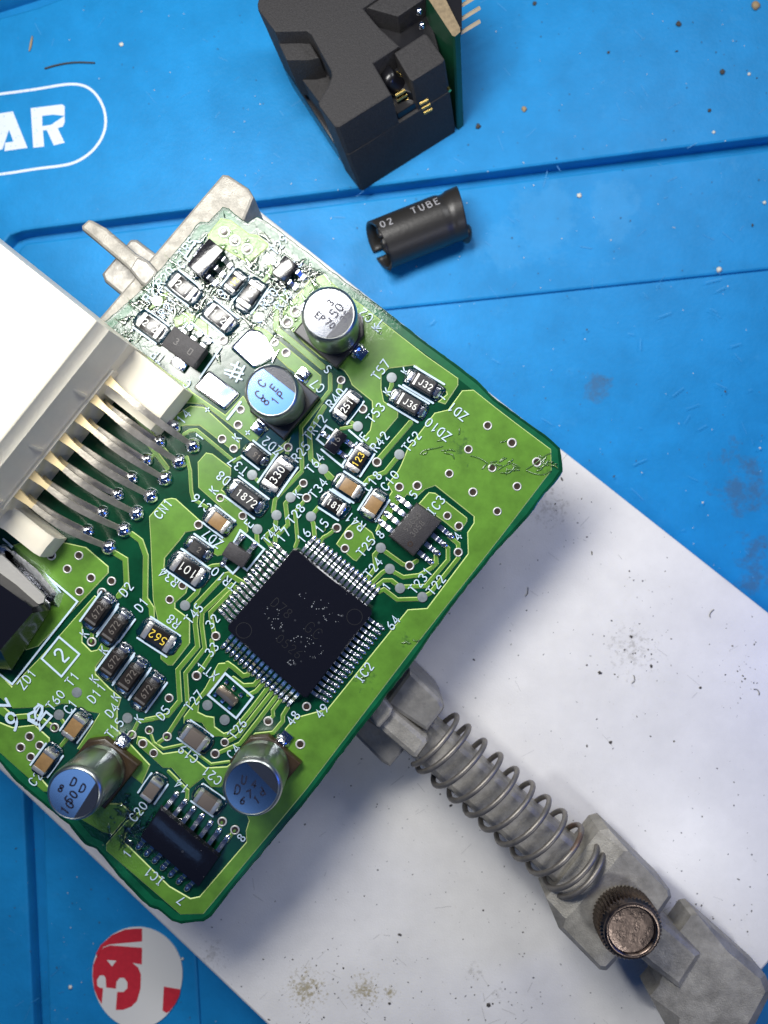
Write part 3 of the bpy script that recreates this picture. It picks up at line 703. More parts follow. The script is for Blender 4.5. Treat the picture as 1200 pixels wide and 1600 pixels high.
silk_line([(352, 578), (380, 584)], 3.4); silk_line([(360, 590), (372, 566)], 3.4); silk_line([(369, 596), (382, 572)], 3.4); silk_line([(351, 583), (378, 593)], 3); silk_line([(361, 569), (378, 577)], 3)
# looped mark beside the test pads
silk_line([(58, 1132), (45, 1125), (45, 1116), (53, 1112), (62, 1104), (53, 1118), (60, 1101), (66, 1104), (66, 1110), (58, 1128)], 4)
silk_line([(60, 1127), (63, 1140), (81, 1119), (72, 1112), (58, 1131), (55, 1119), (54, 1107), (61, 1101), (66, 1105), (66, 1114), (57, 1126), (46, 1124), (44, 1117), (50, 1113)], 3.4)

# ------------------------------------------------------------------ component builders
def place(o, u, v, ang, z=0.0, zp=.05):
    p = P(u, v, zp); o.location = (p.x, p.y, z); o.rotation_euler = (0, 0, R(ang)); return o
def fillet_me(w_, l_, h_, name="solder_fillet"):
    "rounded solder wedge: origin at the terminal face, growing along +x"
    bm = bmesh.new(); nu, nv = 12, 7; rows = []
    for j in range(nv + 1):
        t = j / nv; row = []
        for i in range(nu + 1):
            a = -math.pi / 2 + math.pi * i / nu
            x = math.cos(a) * l_ * (1 - .0 * t); y = math.sin(a) * w_ / 2
            s = abs(math.sin(a)) ** 2.5; y = math.copysign(w_ / 2 * (abs(math.sin(a)) ** .55), math.sin(a))
            rr = 1 - t
            row.append(bm.verts.new((x * rr - .03 * (1 - 0), y * (.35 + .65 * rr), h_ * (1 - rr ** 1.6) ** 1.3 + .012)))
        rows.append(row)
    for a, b in zip(rows, rows[1:]):
        for i in range(nu): bm.faces.new((a[i], a[i + 1], b[i + 1], b[i]))
    return mesh_of(bm, name, True)
_fm = {}
def fillet(w_, l_, h_):
    k = (round(w_, 2), round(l_, 2), round(h_, 2))
    if k not in _fm: _fm[k] = fillet_me(*k); _fm[k].materials.append(M['solder'])
    return _fm[k]
_bm = {}
def bx_me(s, bev, m, key=""):
    k = (tuple(round(x, 3) for x in s), bev, m, key)
    if k not in _bm: _bm[k] = box_me((0, 0, 0), s, bev, "body"); _bm[k].materials.append(M[m])
    return _bm[k]
def rot(o, ang, lx, ly, u, v, z, add=0.0, zp=.05):
    p = P(u, v, zp); c, s = math.cos(R(ang)), math.sin(R(ang))
    o.location = (p.x + lx * c - ly * s, p.y + lx * s + ly * c, z); o.rotation_euler = (0, 0, R(ang + add)); return o

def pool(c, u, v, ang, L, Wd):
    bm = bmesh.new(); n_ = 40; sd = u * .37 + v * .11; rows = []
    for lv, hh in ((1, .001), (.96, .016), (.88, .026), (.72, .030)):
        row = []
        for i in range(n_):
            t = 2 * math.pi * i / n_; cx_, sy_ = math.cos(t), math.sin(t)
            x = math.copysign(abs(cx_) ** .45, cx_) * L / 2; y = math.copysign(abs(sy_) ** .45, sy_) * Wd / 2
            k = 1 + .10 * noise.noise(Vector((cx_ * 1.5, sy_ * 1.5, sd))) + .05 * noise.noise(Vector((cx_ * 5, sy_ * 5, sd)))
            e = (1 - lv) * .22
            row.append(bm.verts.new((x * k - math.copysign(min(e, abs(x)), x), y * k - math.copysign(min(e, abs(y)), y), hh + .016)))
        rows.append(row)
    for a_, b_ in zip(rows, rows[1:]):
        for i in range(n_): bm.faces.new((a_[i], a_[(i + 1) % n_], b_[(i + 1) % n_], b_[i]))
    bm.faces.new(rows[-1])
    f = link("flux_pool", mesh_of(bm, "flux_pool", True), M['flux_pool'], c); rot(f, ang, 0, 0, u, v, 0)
def chip(name, u, v, ang, L, Wd, H, body, mark=None, mk='print_white', flip=0, bars=True, label=None):
    L, Wd = L / 100, Wd / 100
    c = part_empty(name, P(u, v, 0), board, label)
    c.rotation_euler = (0, 0, 0)
    z = .022 + H / 2
    pool(c, u, v, ang, L * 1.30 + .06, Wd + .11)
    b = link("body", bx_me((L * .64, Wd * .96, H), .012, body), None, c); rot(b, ang, 0, 0, u, v, z)
    for s in (-1, 1):
        e = link("end_cap", bx_me((L * .19, Wd, H + .012), .018, 'term'), None, c); rot(e, ang, s * L * .405, 0, u, v, z)
        f = link("solder_fillet", fillet(Wd * 1.12, .085, H * .85), None, c); rot(f, ang, s * L * .5, 0, u, v, .004, 0 if s > 0 else 180)
    if mark:
        m = link("marking", text_me(mark, Wd * .44, .015, 0, .84), M[mk], c); rot(m, ang, 0, 0, u, v, z + H / 2 + .003, flip)
    if bars:
        d = Wd / 2 + .055
        for s in (-1, 1):
            ca, sa = math.cos(R(ang)), math.sin(R(ang)); p = P(u, v, ZS)
            a = [(p.x + x * ca - s * d * sa, p.y + x * sa + s * d * ca) for x in (-L * .55, L * .55)]
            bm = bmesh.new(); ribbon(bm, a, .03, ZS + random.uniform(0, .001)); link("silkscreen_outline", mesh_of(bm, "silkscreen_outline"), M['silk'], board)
    return c
def res(u, v, ang, L, Wd, mark, mk='print_white', flip=0, label=None): return chip("resistor", u, v, ang, L, Wd, .075, 'chip_black', mark, mk, flip, label=label)
def mlcc(u, v, ang, L=36, Wd=22, grey=False): return chip("ceramic_capacitor", u, v, ang, L, Wd, .13, 'ceramic_grey' if grey else 'ceramic', label=None)
A = -39
res(287, 450, A, 42, 24, "201"); res(367, 442, 52, 30, 19, "12", 'print_gold'); res(391, 461, 55, 42, 24, "103"); res(343, 496, A, 42, 24, "102"); res(236, 510, -36, 40, 24, "202")
res(542, 635, 53, 40, 22, "251"); res(560, 718, 57, 38, 22, "123", 'print_gold'); res(522, 789, -33, 34, 22, "181"); res(434, 742, 55, 50, 27, "330"); res(294, 890, -35, 50, 30, "101", flip=180); res(248, 995, -33, 50, 28, "562", 'print_gold', 180, "resistor with bright yellow digits 562")
mlcc(545, 761, -33); mlcc(584, 789, 57); mlcc(342, 815, -37); mlcc(119, 1134, 54, 38, 22); mlcc(73, 1188, 54, 38, 22); mlcc(239, 1232, 55, 34, 20, True); mlcc(325, 1250, -35, 38, 22, True); mlcc(305, 1152, -36, 40, 24, True)

def diode(u, v, ang, L, Wd, H, mark, band=True, body='epoxy', mflip=0, mk='print_dim', label=None):
    L, Wd = L / 100, Wd / 100
    c = part_empty("diode", P(u, v, 0), board, label)
    pool(c, u, v, ang, L * 1.22 + .06, Wd + .09)
    # tapered moulded body
    w0, l0 = Wd, L * .74
    def ring(l, w_, z): return [(-l / 2, -w_ / 2, z), (l / 2, -w_ / 2, z), (l / 2, w_ / 2, z), (-l / 2, w_ / 2, z)]
    key = ("d", L, Wd, H, body)
    if key not in _bm:
        me = loft_me([ring(l0, w0 * .94, 0), ring(l0 + .02, w0, H * .42), ring(l0 - .01, w0 * .93, H * .92), ring(l0 - .05, w0 * .84, H)], "diode_body"); me.materials.append(M[body]); _bm[key] = me
    b = link("body", _bm[key], None, c); rot(b, ang, 0, 0, u, v, .03)
    for s in (-1, 1):
        e = link("end_terminal", bx_me((L * .22, Wd * .62, .07), .02, 'lead'), None, c); rot(e, ang, s * (l0 / 2 + L * .06), 0, u, v, .075)
        f = link("solder_fillet", fillet(Wd * .95, .10, .09), None, c); rot(f, ang, s * (l0 / 2 + L * .14), 0, u, v, .004, 0 if s > 0 else 180)
    if band:
        bm = bmesh.new(); ribbon(bm, [(0, -w0 * .40), (0, w0 * .40)], .035, 0, cap=False)
        x = link("cathode_band", mesh_of(bm, "cathode_band"), M['print_white' if mk == 'print_white' else 'print_dim'], c); rot(x, ang, -l0 * .38, 0, u, v, .0325 + H, zp=.1)
    if mark:
        m = link("marking", text_me(mark, Wd * .40, .014, 0, .84), M[mk], c); rot(m, ang, .03, 0, u, v, .034 + H, mflip, zp=.1)
    for s in (-1, 1):
        d = Wd / 2 + .05; ca, sa = math.cos(R(ang)), math.sin(R(ang)); p = P(u, v, ZS)
        a = [(p.x + x * ca - s * d * sa, p.y + x * sa + s * d * ca) for x in (-L * .55, L * .55)]
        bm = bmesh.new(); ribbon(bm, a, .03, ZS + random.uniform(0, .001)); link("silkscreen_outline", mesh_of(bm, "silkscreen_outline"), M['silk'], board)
M['diode_black'] = mat('power_diode_black', (.006, .006, .009), .16, bump=.12, bs=8, coat=.5)
M['facet_grey'] = mat('lit_facet_grey', (.40, .39, .36), .42, .3, bump=.2, bs=20)  # pale grey paints the light on the diode's upper facet
M['print_mid'] = mat('grey_diode_print', (.13, .115, .10), .5)
for (u, v) in [(155, 957), (181, 981), (180, 1034), (206, 1057), (231, 1080)]: diode(u, v, 54, 52, 23, .20, "672", mk='print_mid', body='diode_brown')
diode(662, 601, -31, 50, 24, .16, "J32", mk='print_white'); diode(638, 631, -31, 50, 24, .16, "J36", mk='print_white')
diode(385, 777, -37, 54, 28, .18, "1872", band=False, mk='print_white'); diode(310, 857, -35, 34, 20, .13, "2", band=False, mk='print_mid'); diode(400, 711, -38, 32, 20, .13, "91", band=False, mk='print_mid')

# gull-wing leads
def lead_me(reach, wd, zb, name="lead", foot=.10, solder=True):
    "local +x outwards from the package body; starts at x=0"
    pr = [(-.02, zb), (reach * .28, zb), (reach * .42, zb - .02), (reach * .55, .045), (reach * .66, .028), (reach, .026)]
    t = .022; bm = bmesh.new(); rows = []
    for i, (x, z) in enumerate(pr):
        rows.append([bm.verts.new((x, -wd / 2, z)), bm.verts.new((x, wd / 2, z)), bm.verts.new((x, wd / 2, z + t)), bm.verts.new((x, -wd / 2, z + t))])
    for a, b in zip(rows, rows[1:]):
        for k in range(4): bm.faces.new((a[k], a[(k + 1) % 4], b[(k + 1) % 4], b[k]))
    bm.faces.new(rows[0]); bm.faces.new(rows[-1])
    if solder:
        r = bmesh.ops.create_uvsphere(bm, u_segments=10, v_segments=7, radius=1)
        bmesh.ops.transform(bm, matrix=Matrix.Translation((reach * .93, 0, .018)) @ Matrix.Diagonal((reach * .30, wd * .72, .038, 1)), verts=r['verts'])
    me = mesh_of(bm, name); shade_auto(me, 40); me.materials.append(M['lead']); return me
def lead_row(pkg, me, a, b, n, ang, zp=.06):
    for i in range(n):
        t = i / (n - 1) if n > 1 else 0
        p = P(a[0] + (b[0] - a[0]) * t, a[1] + (b[1] - a[1]) * t, zp)
        o = link("lead", me, None, pkg); o.location = (p.x, p.y, 0); o.rotation_euler = (0, 0, R(ang))

# the big square controller
ic2 = part_empty("square_controller_chip", P(468, 975, 0), board, "large square black chip with leads along all four sides")
q = [(458, 859), (464, 859), (581, 953), (581, 960), (480, 1090), (474, 1090), (356, 985), (356, 978)]
qt = PP(q, .20)
def grow(pts, d): 
    p = [Vector(x[:2]) for x in pts]
    if area2(p) < 0: p.reverse()
    return inset(p, d)
bodyr = [[(*x, .05) for x in grow(qt, .01)], [(*x, .115) for x in grow(qt, -.015)], [(*x, .19) for x in grow(qt, .004)], [(*x, .20) for x in grow(qt, .02)]]
link("body", loft_me(bodyr, "controller_body"), M['epoxy_gloss'], ic2)
ml = lead_me(.25, .052, .10, "fine_lead")
lead_row(ic2, ml, (448, 866), (363, 971), 16, 140)
lead_row(ic2, ml, (474, 860), (574, 941), 16, 50)
lead_row(ic2, ml, (364, 992), (467, 1082), 16, -131)
lead_row(ic2, ml, (489, 1080), (577, 966), 16, -38)
for (u, v, r) in [(554, 964, 12), (381, 985, 12)]:
    bm = bmesh.new(); p = P(u, v, .2); ribbon(bm, [(p.x + r / 100 * math.cos(a * math.pi / 12), p.y + r / 100 * math.sin(a * math.pi / 12)) for a in range(24)], .012, .2025, closed=True)
    link("mould_mark", mesh_of(bm, "mould_mark"), M['print_faint'], ic2)
for (t, u, v, h) in [("D78", 440, 950, 15), ("GC", 490, 985, 18), ("0526", 452, 1010, 14)]:
    m = link("marking", text_me(t, h / 100, .012), M['print_faint'], ic2); p = P(u, v, .2); m.location = (p.x, p.y, .203); m.rotation_euler = (0, 0, R(-40))

def soic(name, corners, H, m, rows, leadme, label, zt=None):
    c = part_empty(name, P(*corners[0], 0), board, label); qt = PP(corners, H)
    link("body", loft_me([[(*x, .05) for x in grow(qt, .02)], [(*x, H * .55) for x in grow(qt, -.015)], [(*x, H - .008) for x in grow(qt, .004)], [(*x, H) for x in grow(qt, .02)]], "package_body"), M[m], c)
    for a, b, n, ang in rows: lead_row(c, leadme, a, b, n, ang)
    return c
ls = lead_me(.24, .075, .09, "wide_lead")
ic3 = soic("eight_lead_chip", [(652, 787), (689, 815), (646, 868), (609, 838)], .20, 'epoxy_grey', [((641, 792), (612, 829), 4, 141), ((687, 823), (655, 863), 4, -39)], ls, "small grey-black eight lead chip with laser marking")
for t, u, v in [("93C66", 644, 815, ), ("3058", 652, 826)]:
    m = link("marking", text_me(t, .085, .010), M['print_dim'], ic3); p = P(u, v, .2); m.location = (p.x, p.y, .203); m.rotation_euler = (0, 0, R(51))
bm = bmesh.new(); p = P(641, 850, .2); ribbon(bm, [(p.x + .035 * math.cos(a * math.pi / 8), p.y + .035 * math.sin(a * math.pi / 8)) for a in range(16)], .016, .2025, closed=True)
link("mould_mark", mesh_of(bm, "mould_mark"), M['hole'], ic3)
ls2 = lead_me(.25, .07, .09, "wide_lead")
ic1 = soic("fourteen_lead_chip", [(250, 1263), (342, 1340), (310, 1386), (219, 1308)], .20, 'epoxy_gloss', [((259, 1262), (339, 1330), 7, 52), ((231, 1306), (307, 1371), 7, -130)], ls2, "glossy black fourteen lead chip near the lower corner")

rf = random.Random(3); bm = bmesh.new()
for k in range(100):
    cx, cy, sx, sy = rf.choice([(425, 958, 11, 12), (432, 975, 10, 8), (475, 930, 8, 5), (500, 945, 14, 8), (520, 965, 14, 8), (470, 1000, 16, 6), (455, 1035, 5, 4), (490, 1015, 14, 12)])
    t = rf.uniform(0, 6.28); u = cx + math.cos(t) * sx * rf.uniform(.7, 1.1); v = cy + math.sin(t) * sy * rf.uniform(.7, 1.1); p = P(u, v, .203); sz = rf.uniform(.004, .012)
    vs = [bm.verts.new((p.x + math.cos(a + t) * sz * rf.uniform(.5, 1.4), p.y + math.sin(a + t) * sz * rf.uniform(.5, 1.4), .203)) for a in (0, 1.3, 2.6, 3.9, 5.2)]
    top = bm.verts.new((p.x, p.y, .203 + sz * .6))
    for j in range(5): bm.faces.new((vs[j], vs[(j + 1) % 5], top))
o = link("residue_flecks", mesh_of(bm, "residue_flecks"), mat('pale_residue', (.22, .235, .25), .3), ic2); o['kind'] = 'stuff'

# small transistors
def sot(u, v, ang, L, Wd, H, m, legs, label=None, tab=None, mark=None):
    c = part_empty("transistor", P(u, v, 0), board, label)
    b = link("body", bx_me((L / 100, Wd / 100, H), .022, m), None, c); rot(b, ang, 0, 0, u, v, .05 + H / 2)
    lm = _bm.setdefault(("leg", H), lead_me(.17, .075, H * .5 + .02, "lead"))
    for (lx, ly, a) in legs:
        o = link("lead", lm, None, c); rot(o, ang, lx / 100, ly / 100, u, v, 0, a)
    if tab:
        lx, ly, tw, tl = tab; o = link("heat_tab", bx_me((tl / 100, tw / 100, .05), .02, 'solder'), None, c); rot(o, ang, lx / 100, ly / 100, u, v, .045)
    if mark:
        mm = link("marking", text_me(mark, .10, .012), M['print_dim'], c); rot(mm, ang, 0, 0, u, v, .053 + H)
sot(326, 410, 50, 54, 30, .22, 'epoxy_gloss', [(-18, -14, -90), (0, -14, -90), (18, -14, -90)], tab=(4, 19, 14, 26), label="black three lead transistor with flux glare")
sot(293, 547, -36, 60, 36, .24, 'epoxy_grey', [(-18, 17, 90), (0, 17, 90), (18, 17, 90)], tab=(2, -24, 18, 26), mark="3  O")
sot(447, 425, 52, 34, 26, .16, 'epoxy_gloss', [(-10, -12, -90), (10, -12, -90), (0, 12, 90)])
sot(525, 691, 56, 36, 22, .16, 'epoxy_gloss', [(-10, -10, -90), (10, -10, -90), (0, 10, 90)], mark="16")
sot(372, 866, -33, 38, 24, .18, 'epoxy_grey', [(-12, -11, -90), (-10, 11, 90), (13, 11, 90)])
# crystal
cr = part_empty("crystal", P(356, 1086, 0), board, "small gold-silver crystal can inside a white outline")
M['crystal'] = mat('brushed_crystal_can', (.42, .34, .25), .3, .9, bump=.2, bs=30)
b = link("can", bx_me((.38, .16, .12), .055, 'crystal', "cr"), None, cr); rot(b, -42, 0, 0, 356, 1086, .085)
for lx in (-15, 0, 15):
    for s in (-1, 1):
        f = link("solder_pad", bx_me((.06, .07, .02), .008, 'solder', "crp"), None, cr); rot(f, -42, lx / 100, s * .13, 356, 1086, .03)

# the two bare tinned pads
for q in [[(359, 544), (390, 513), (410, 517), (433, 553), (428, 562), (397, 578)], [(301, 606), (327, 577), (378, 616), (352, 643)]]:
    link("bare_tinned_pad", prism_me(rounded(W(q, 0), .06, 3), .001, .05, .045, "bare_tinned_pad"), M['tin'], board)

# electrolytic capacitors
def elcap(u, v, r, H, baseang, basemat, secang, marks, label, basesz=.87, top='alu_top'):
    c = part_empty("electrolytic_capacitor", P(u, v, H) * 1, board, label)
    p = P(u, v, H); x0, y0 = p.x, p.y
    prof = [(0, .10), (r * .9, .10), (r * .97, .13), (r, .17), (r, .24), (r * .955, .28), (r * .955, .31), (r, .36), (r, H - .10), (r * .985, H - .05), (r * .94, H - .015), (r * .89, H), (r * .86, H - .006), (0, H - .006)]
    o = link("can", lathe_me(prof, 64, "can", 50), M['alu'], c); o.location = (x0, y0, 0)
    o2 = link("top_disc", lathe_me([(r * .86, 0), (0, 0)], 48, "top_disc"), M[top], c); o2.location = (x0, y0, H - .0035)
    # polarity segment
    pts = []; a0 = R(secang)
    for k in range(21):
        a = a0 + R(-58 + 116 * k / 20); pts.append((x0 + r * .86 * math.cos(a), y0 + r * .86 * math.sin(a)))
    flat_poly("polarity_segment", [pts], H - .001, M['sector'], c, world=True)
    for (t, du, dv, h, ang) in marks:
        m = link("marking", text_me(t, h / 100, .022), M['ink'], c); q = P(u + du, v + dv, H); m.location = (q.x, q.y, H + .0005); m.rotation_euler = (0, 0, R(ang))
    # square base with two cut corners
    s = basesz / 2; k = .20
    sq = [(-s, -s), (s, -s), (s, s - k), (s - k, s), (-s + k, s), (-s, s - k)]
    ca, sa = math.cos(R(baseang)), math.sin(R(baseang))
    sq = [(x0 + x * ca - y * sa, y0 + x * sa + y * ca) for x, y in sq]
    link("base", prism_me(sq, .03, .17, .025, "base"), M[basemat], c)
    for s2 in (-1, 1):
        f = link("solder_fillet", bx_me((.30, .20, .07), .03, 'solder', "cap"), None, c)
        f.location = (x0 + s2 * (s + .06) * ca, y0 + s2 * (s + .06) * sa, .045); f.rotation_euler = (0, 0, R(baseang))
        f = link("solder_fillet", fillet(.26, .12, .10), None, c)
        f.location = (x0 + s2 * (s + .05) * ca, y0 + s2 * (s + .05) * sa, .01); f.rotation_euler = (0, 0, R(baseang + (0 if s2 > 0 else 180)))
elcap(514, 490, .405, 1.02, -40, 'base_black', -40, [("3", 2, -17, 10, 50), ("50", 12, -5, 13, 50), ("EP", -14, 5, 9, -40), ("70", 2, 16, 9, -40), ("35", 26, 5, 10, 50)], "silver can capacitor with blown out white top, nearest the upper edge")
elcap(424, 611, .395, 1.02, 50, 'base_black', 52, [("C", -15, -12, 12, 50), ("E", 4, -5, 11, 50), ("C", -19, 6, 13, 50), ("P", 15, 6, 11, 50), ("8", -10, 16, 12, 50), ("1", 6, 15, 11, 50)], "silver can capacitor with bright blue top beside two bare silver pads")
elcap(115, 1240, .40, 1.12, 52, 'base_brown', -32, [("D", 0, -18, 12, -25), ("D", 14, -8, 12, -25), ("8", -20, -8, 10, -25), ("50", -4, 6, 12, 50), ("10", -10, 22, 12, 50)], "silver can capacitor leaning outwards at the left edge of the board")
elcap(393, 1231, .43, 1.02, 50, 'base_brown', 44, [("U", -12, -12, 12, -10), ("D", -22, 3, 13, -10), ("6", -14, 20, 10, -10), ("4", 4, -6, 10, -10), ("d", 0, 0, 1, 0), ("1", 8, 19, 10, 30), ("P", 16, 6, 11, -150), ("7", -3, 10, 10, 20)], "silver can capacitor with dull blue top near the lower corner")

# big black diode at the left edge, with a pale strip painting its lit facet
zd = part_empty("power_diode", P(-10, 950, 0), board, "big black bevelled power diode at the left edge with a pale strip painted as its lit facet")
link("body", loft_me([PP([(-110, 880), (-20, 862), (78, 941), (79, 953), (20, 1049), (-40, 1040), (-140, 960)], .03), PP([(-110, 880), (-8, 866), (78, 942), (79, 953), (18, 1047), (-40, 1040), (-140, 960)], .24), PP([(-110, 885), (-8, 907), (50, 949), (50, 958), (0, 1016), (-50, 1015), (-140, 960)], .62)], "diode_body", ang=15), M['diode_black'], zd)
link("lit_facet", loft_me([PP([(-30, 862), (4, 866), (72, 931), (70, 944), (62, 946), (-30, 895)], .22), PP([(-30, 864), (4, 868), (70, 932), (68, 941), (61, 944), (-30, 890)], .46)], "lit_facet"), M['facet_grey'], zd)
link("solder_bank", loft_me([PP([(2, 856), (22, 852), (62, 884), (101, 926), (92, 950), (70, 944), (10, 880)], .01), PP([(6, 860), (22, 861), (58, 890), (88, 926), (84, 938), (68, 936), (12, 878)], .16)], "solder_bank", ang=60), M['solder'], zd)
link("solder_tab", prism_me(W([(0, 850), (12, 852), (30, 868), (22, 880), (0, 868)], .1), .02, .16, .04, "solder_tab"), M['tin'], zd)

# ------------------------------------------------------------------ white edge connector
con = part_empty("white_edge_connector", P(60, 620, 0), board, "tall ivory plastic connector with seven curved pins over seven more")
O = P(149, 503, 1.6); ey = (P(149, 503, 1.6) - P(0, 690, 1.6)).normalized(); exd = Vector((ey.y, -ey.x, 0))
def C(d, s, z): return Vector((O.x, O.y, 0)) + exd * d + ey * s + Vector((0, 0, z))
profd = [(-7, -.15), (-7, 1.6), (-.02, 1.6), (.0, 1.585), (.05, 1.45), (.12, 1.38), (.20, .92), (.235, .86), (.235, .03), (-.6, .02), (-.6, -.15)]
def hous(s0, s1): return loft_me([[C(d, s1, z) for d, z in profd], [C(d, s0, z) for d, z in profd]], "housing", ang=25)
link("housing", hous(-3.36, .02), M['nylon'], con)
for s in (-.95, -1.95, -2.9):
    link("rib", loft_me([[C(d, s + .02, z) for d, z in [(.0, 1.5), (.09, 1.38), (.245, .9), (.2, .86), (0, .86)]], [C(d, s - .02, z) for d, z in [(.0, 1.5), (.09, 1.38), (.245, .9), (.2, .86), (0, .86)]]], "rib"), M['nylon'], con)
def ear(s0, s1, dend, zt, name):
    pf = [(.2, .02), (.2, zt + .1), (.35, zt), (dend - .12, zt), (dend - .03, zt - .05), (dend, zt - .14), (dend, .02)]
    link(name, loft_me([[C(d, s1, z) for d, z in pf], [C(d, (s1 + s0) / 2, z + (.03 if z > .1 else 0)) for d, z in pf], [C(d, s0, z) for d, z in pf]], name, ang=40), M['nylon'], con)
ear(-.80, .0, 1.16, .50, "foot"); ear(-3.34, -2.98, 1.02, .45, "foot")
link("pin_wall", loft_me([[C(d, -.42, z) for d, z in [(.2, .02), (.2, .78), (.27, .78), (.27, .02)]], [C(d, -3.02, z) for d, z in [(.2, .02), (.2, .78), (.27, .78), (.27, .02)]]], "pin_wall"), M['nylon'], con)
def pin(a, b, za, hump, name, drop):
    A0 = P(a[0], a[1], za); B0 = P(b[0], b[1], 0)
    ts = [i / 22 for i in range(23)]; pts = []; ws = []
    for t in ts:
        k = t
        zz = za * (1 - max(0, (t - drop) / (1 - drop)) ** 1.9) + hump * math.sin(math.pi * min(1, t * 1.3)) * (1 - t)
        xy = A0.lerp(B0, min(1, t * 1.0)) if True else None
        pts.append(Vector((xy.x, xy.y, max(zz, -.0))))
        ws.append(.078 - .040 * min(1, t / .22) + .013 * math.sin(math.pi * min(1, max(0, (t - .2) / .8))) )
    bm = bmesh.new(); rows = []
    for i, p in enumerate(pts):
        tg = (pts[min(i + 1, 22)] - pts[max(i - 1, 0)]).normalized(); sd = Vector((-tg.y, tg.x, 0)).normalized(); nn = tg.cross(sd)
        if nn.z < 0: nn = -nn
        w_ = ws[i]; th = .024
        rows.append([bm.verts.new(p + sd * w_ - nn * th), bm.verts.new(p + sd * w_ + nn * th), bm.verts.new(p - sd * w_ + nn * th), bm.verts.new(p - sd * w_ - nn * th)])
    for i, (r0, r1) in enumerate(zip(rows, rows[1:])):
        for k in range(4):
            f = bm.faces.new((r0[k], r0[(k + 1) % 4], r1[(k + 1) % 4], r1[k])); f.material_index = 1 if i < 6 else 0
    bm.faces.new(rows[0]); bm.faces.new(rows[-1])
    me = mesh_of(bm, name); shade_auto(me, 30)
    return link(name, me, [M['pin'], M['pin_gold']], con)
top_s = [(165, 590), (141, 618), (118, 649), (93, 678), (70, 707), (45, 737), (22, 766)]
top_e = [(302, 697), (280, 722), (258, 748), (236, 775), (214, 802), (194, 828), (171, 855)]
low_e = [(273, 667), (249, 691), (229, 719), (206, 747), (184, 773), (160, 801), (137, 830)]
ball = lathe_me([(.13, .0), (.125, .03), (.105, .08), (.07, .12), (.03, .14), (0, .145)], 20, "solder_joint", 80); ball.materials.append(M['solder'])
for a, b in zip(top_s, top_e):
    pin(a, b, .74, .05, "contact_pin", .45)
    o = link("solder_joint", ball, None, con); p = P(*b, 0); o.location = (p.x, p.y, .0)
for i, b in enumerate(low_e):
    a = top_s[i]; pin((a[0] + 12, a[1] + 4), b, .36, .02, "contact_pin", .5)
    o = link("solder_joint", ball, None, con); p = P(*b, 0); o.location = (p.x, p.y, .0); o.scale = (.9, .9, .9)

# flux scars and burnt spots on the mask
def squiggle(pts, r=.012, name="flux_ridge"):
    bm = bmesh.new(); q = smooth_poly(pts, 2)
    tube_bm(bm, [P(u + random.uniform(-.6, .6), v + random.uniform(-.6, .6), .018) for u, v in q], lambda t: r * (.5 + random.random()), 6)
    return bm
bm = bmesh.new()
for k in range(46):
    cx, cy, sp = random.choice([(845, 728, 11), (800, 735, 14), (632, 998, 8), (845, 722, 8), (575, 1055, 14), (505, 818, 8), (740, 705, 20), (780, 725, 14), (690, 700, 16)])
    u, v = cx + random.gauss(0, sp), cy + random.gauss(0, sp * .6); a = random.uniform(-.9, .5); pts = []
    for j in range(5):
        pts.append(P(u, v, .02)); a += random.uniform(-.7, .7); u += math.cos(a) * 3; v += math.sin(a) * 3
    tube_bm(bm, pts, lambda t: .006 + .008 * math.sin(math.pi * t), 6)
for pts in [[(656, 710), (662, 703), (672, 702), (683, 700), (692, 697)], [(778, 734), (788, 728), (796, 724), (804, 724), (812, 731)], [(822, 733), (838, 724), (850, 712), (860, 708)], [(822, 735), (835, 741), (850, 742), (861, 735)], [(735, 712), (750, 716), (762, 724)]]:
    q = smooth_poly(pts, 2); tube_bm(bm, [P(u, v, .018) for u, v in q], .011, 6)
o = link("flux_residue", mesh_of(bm, "flux_residue", True), M['flux'], board); o['kind'] = 'stuff'

bm = bmesh.new(); rnd = random.Random(5)
for k in range(560):
    cx, cy, sx, sy = rnd.choice([(215, 480, 30, 25), (240, 500, 40, 30), (300, 470, 50, 30), (345, 450, 45, 40), (420, 440, 40, 30), (455, 455, 30, 25), (510, 425, 45, 10), (380, 500, 50, 20), (200, 1290, 12, 22), (265, 1300, 20, 18), (330, 440, 60, 30), (560, 465, 40, 20)])
    u, v = rnd.gauss(cx, sx), rnd.gauss(cy, sy)
    if v - 330 < (u - 395) * .79 + 12 and u > 395: continue
    if v < 470 - (u - 210) * 1.12 : continue
    a = rnd.uniform(0, math.pi) if rnd.random() < .5 else rnd.choice([R(-40), R(50)]); le, wi = rnd.uniform(.02, .16), rnd.uniform(.012, .05)
    n_ = 10; c0 = P(u, v, .016); rows = []
    for lv, hh in ((1, 0), (.8, .5), (.45, .9)):
        row = []
        for i in range(n_):
            t = 2 * math.pi * i / n_; rr = 1 + .35 * math.sin(t * 3 + k) + rnd.uniform(-.15, .15)
            x, y = math.cos(t) * le * lv * rr, math.sin(t) * wi * lv * rr
            row.append(bm.verts.new((c0.x + x * math.cos(a) - y * math.sin(a), c0.y + x * math.sin(a) + y * math.cos(a), .012 + hh * wi * .32)))
        rows.append(row)
    for r0_, r1_ in zip(rows, rows[1:]):
        for i in range(n_): bm.faces.new((r0_[i], r0_[(i + 1) % n_], r1_[(i + 1) % n_], r1_[i]))
    top = bm.verts.new((c0.x, c0.y, .012 + wi * .32))
    for i in range(n_): bm.faces.new((rows[-1][i], rows[-1][(i + 1) % n_], top))
M['flux_clear'] = mat('clear_flux', (.85, .92, .80), .04, trans=1.0, coat=1)
o = link("clear_flux_droplets", mesh_of(bm, "clear_flux_droplets", True), M['flux_clear'], board); o['kind'] = 'stuff'

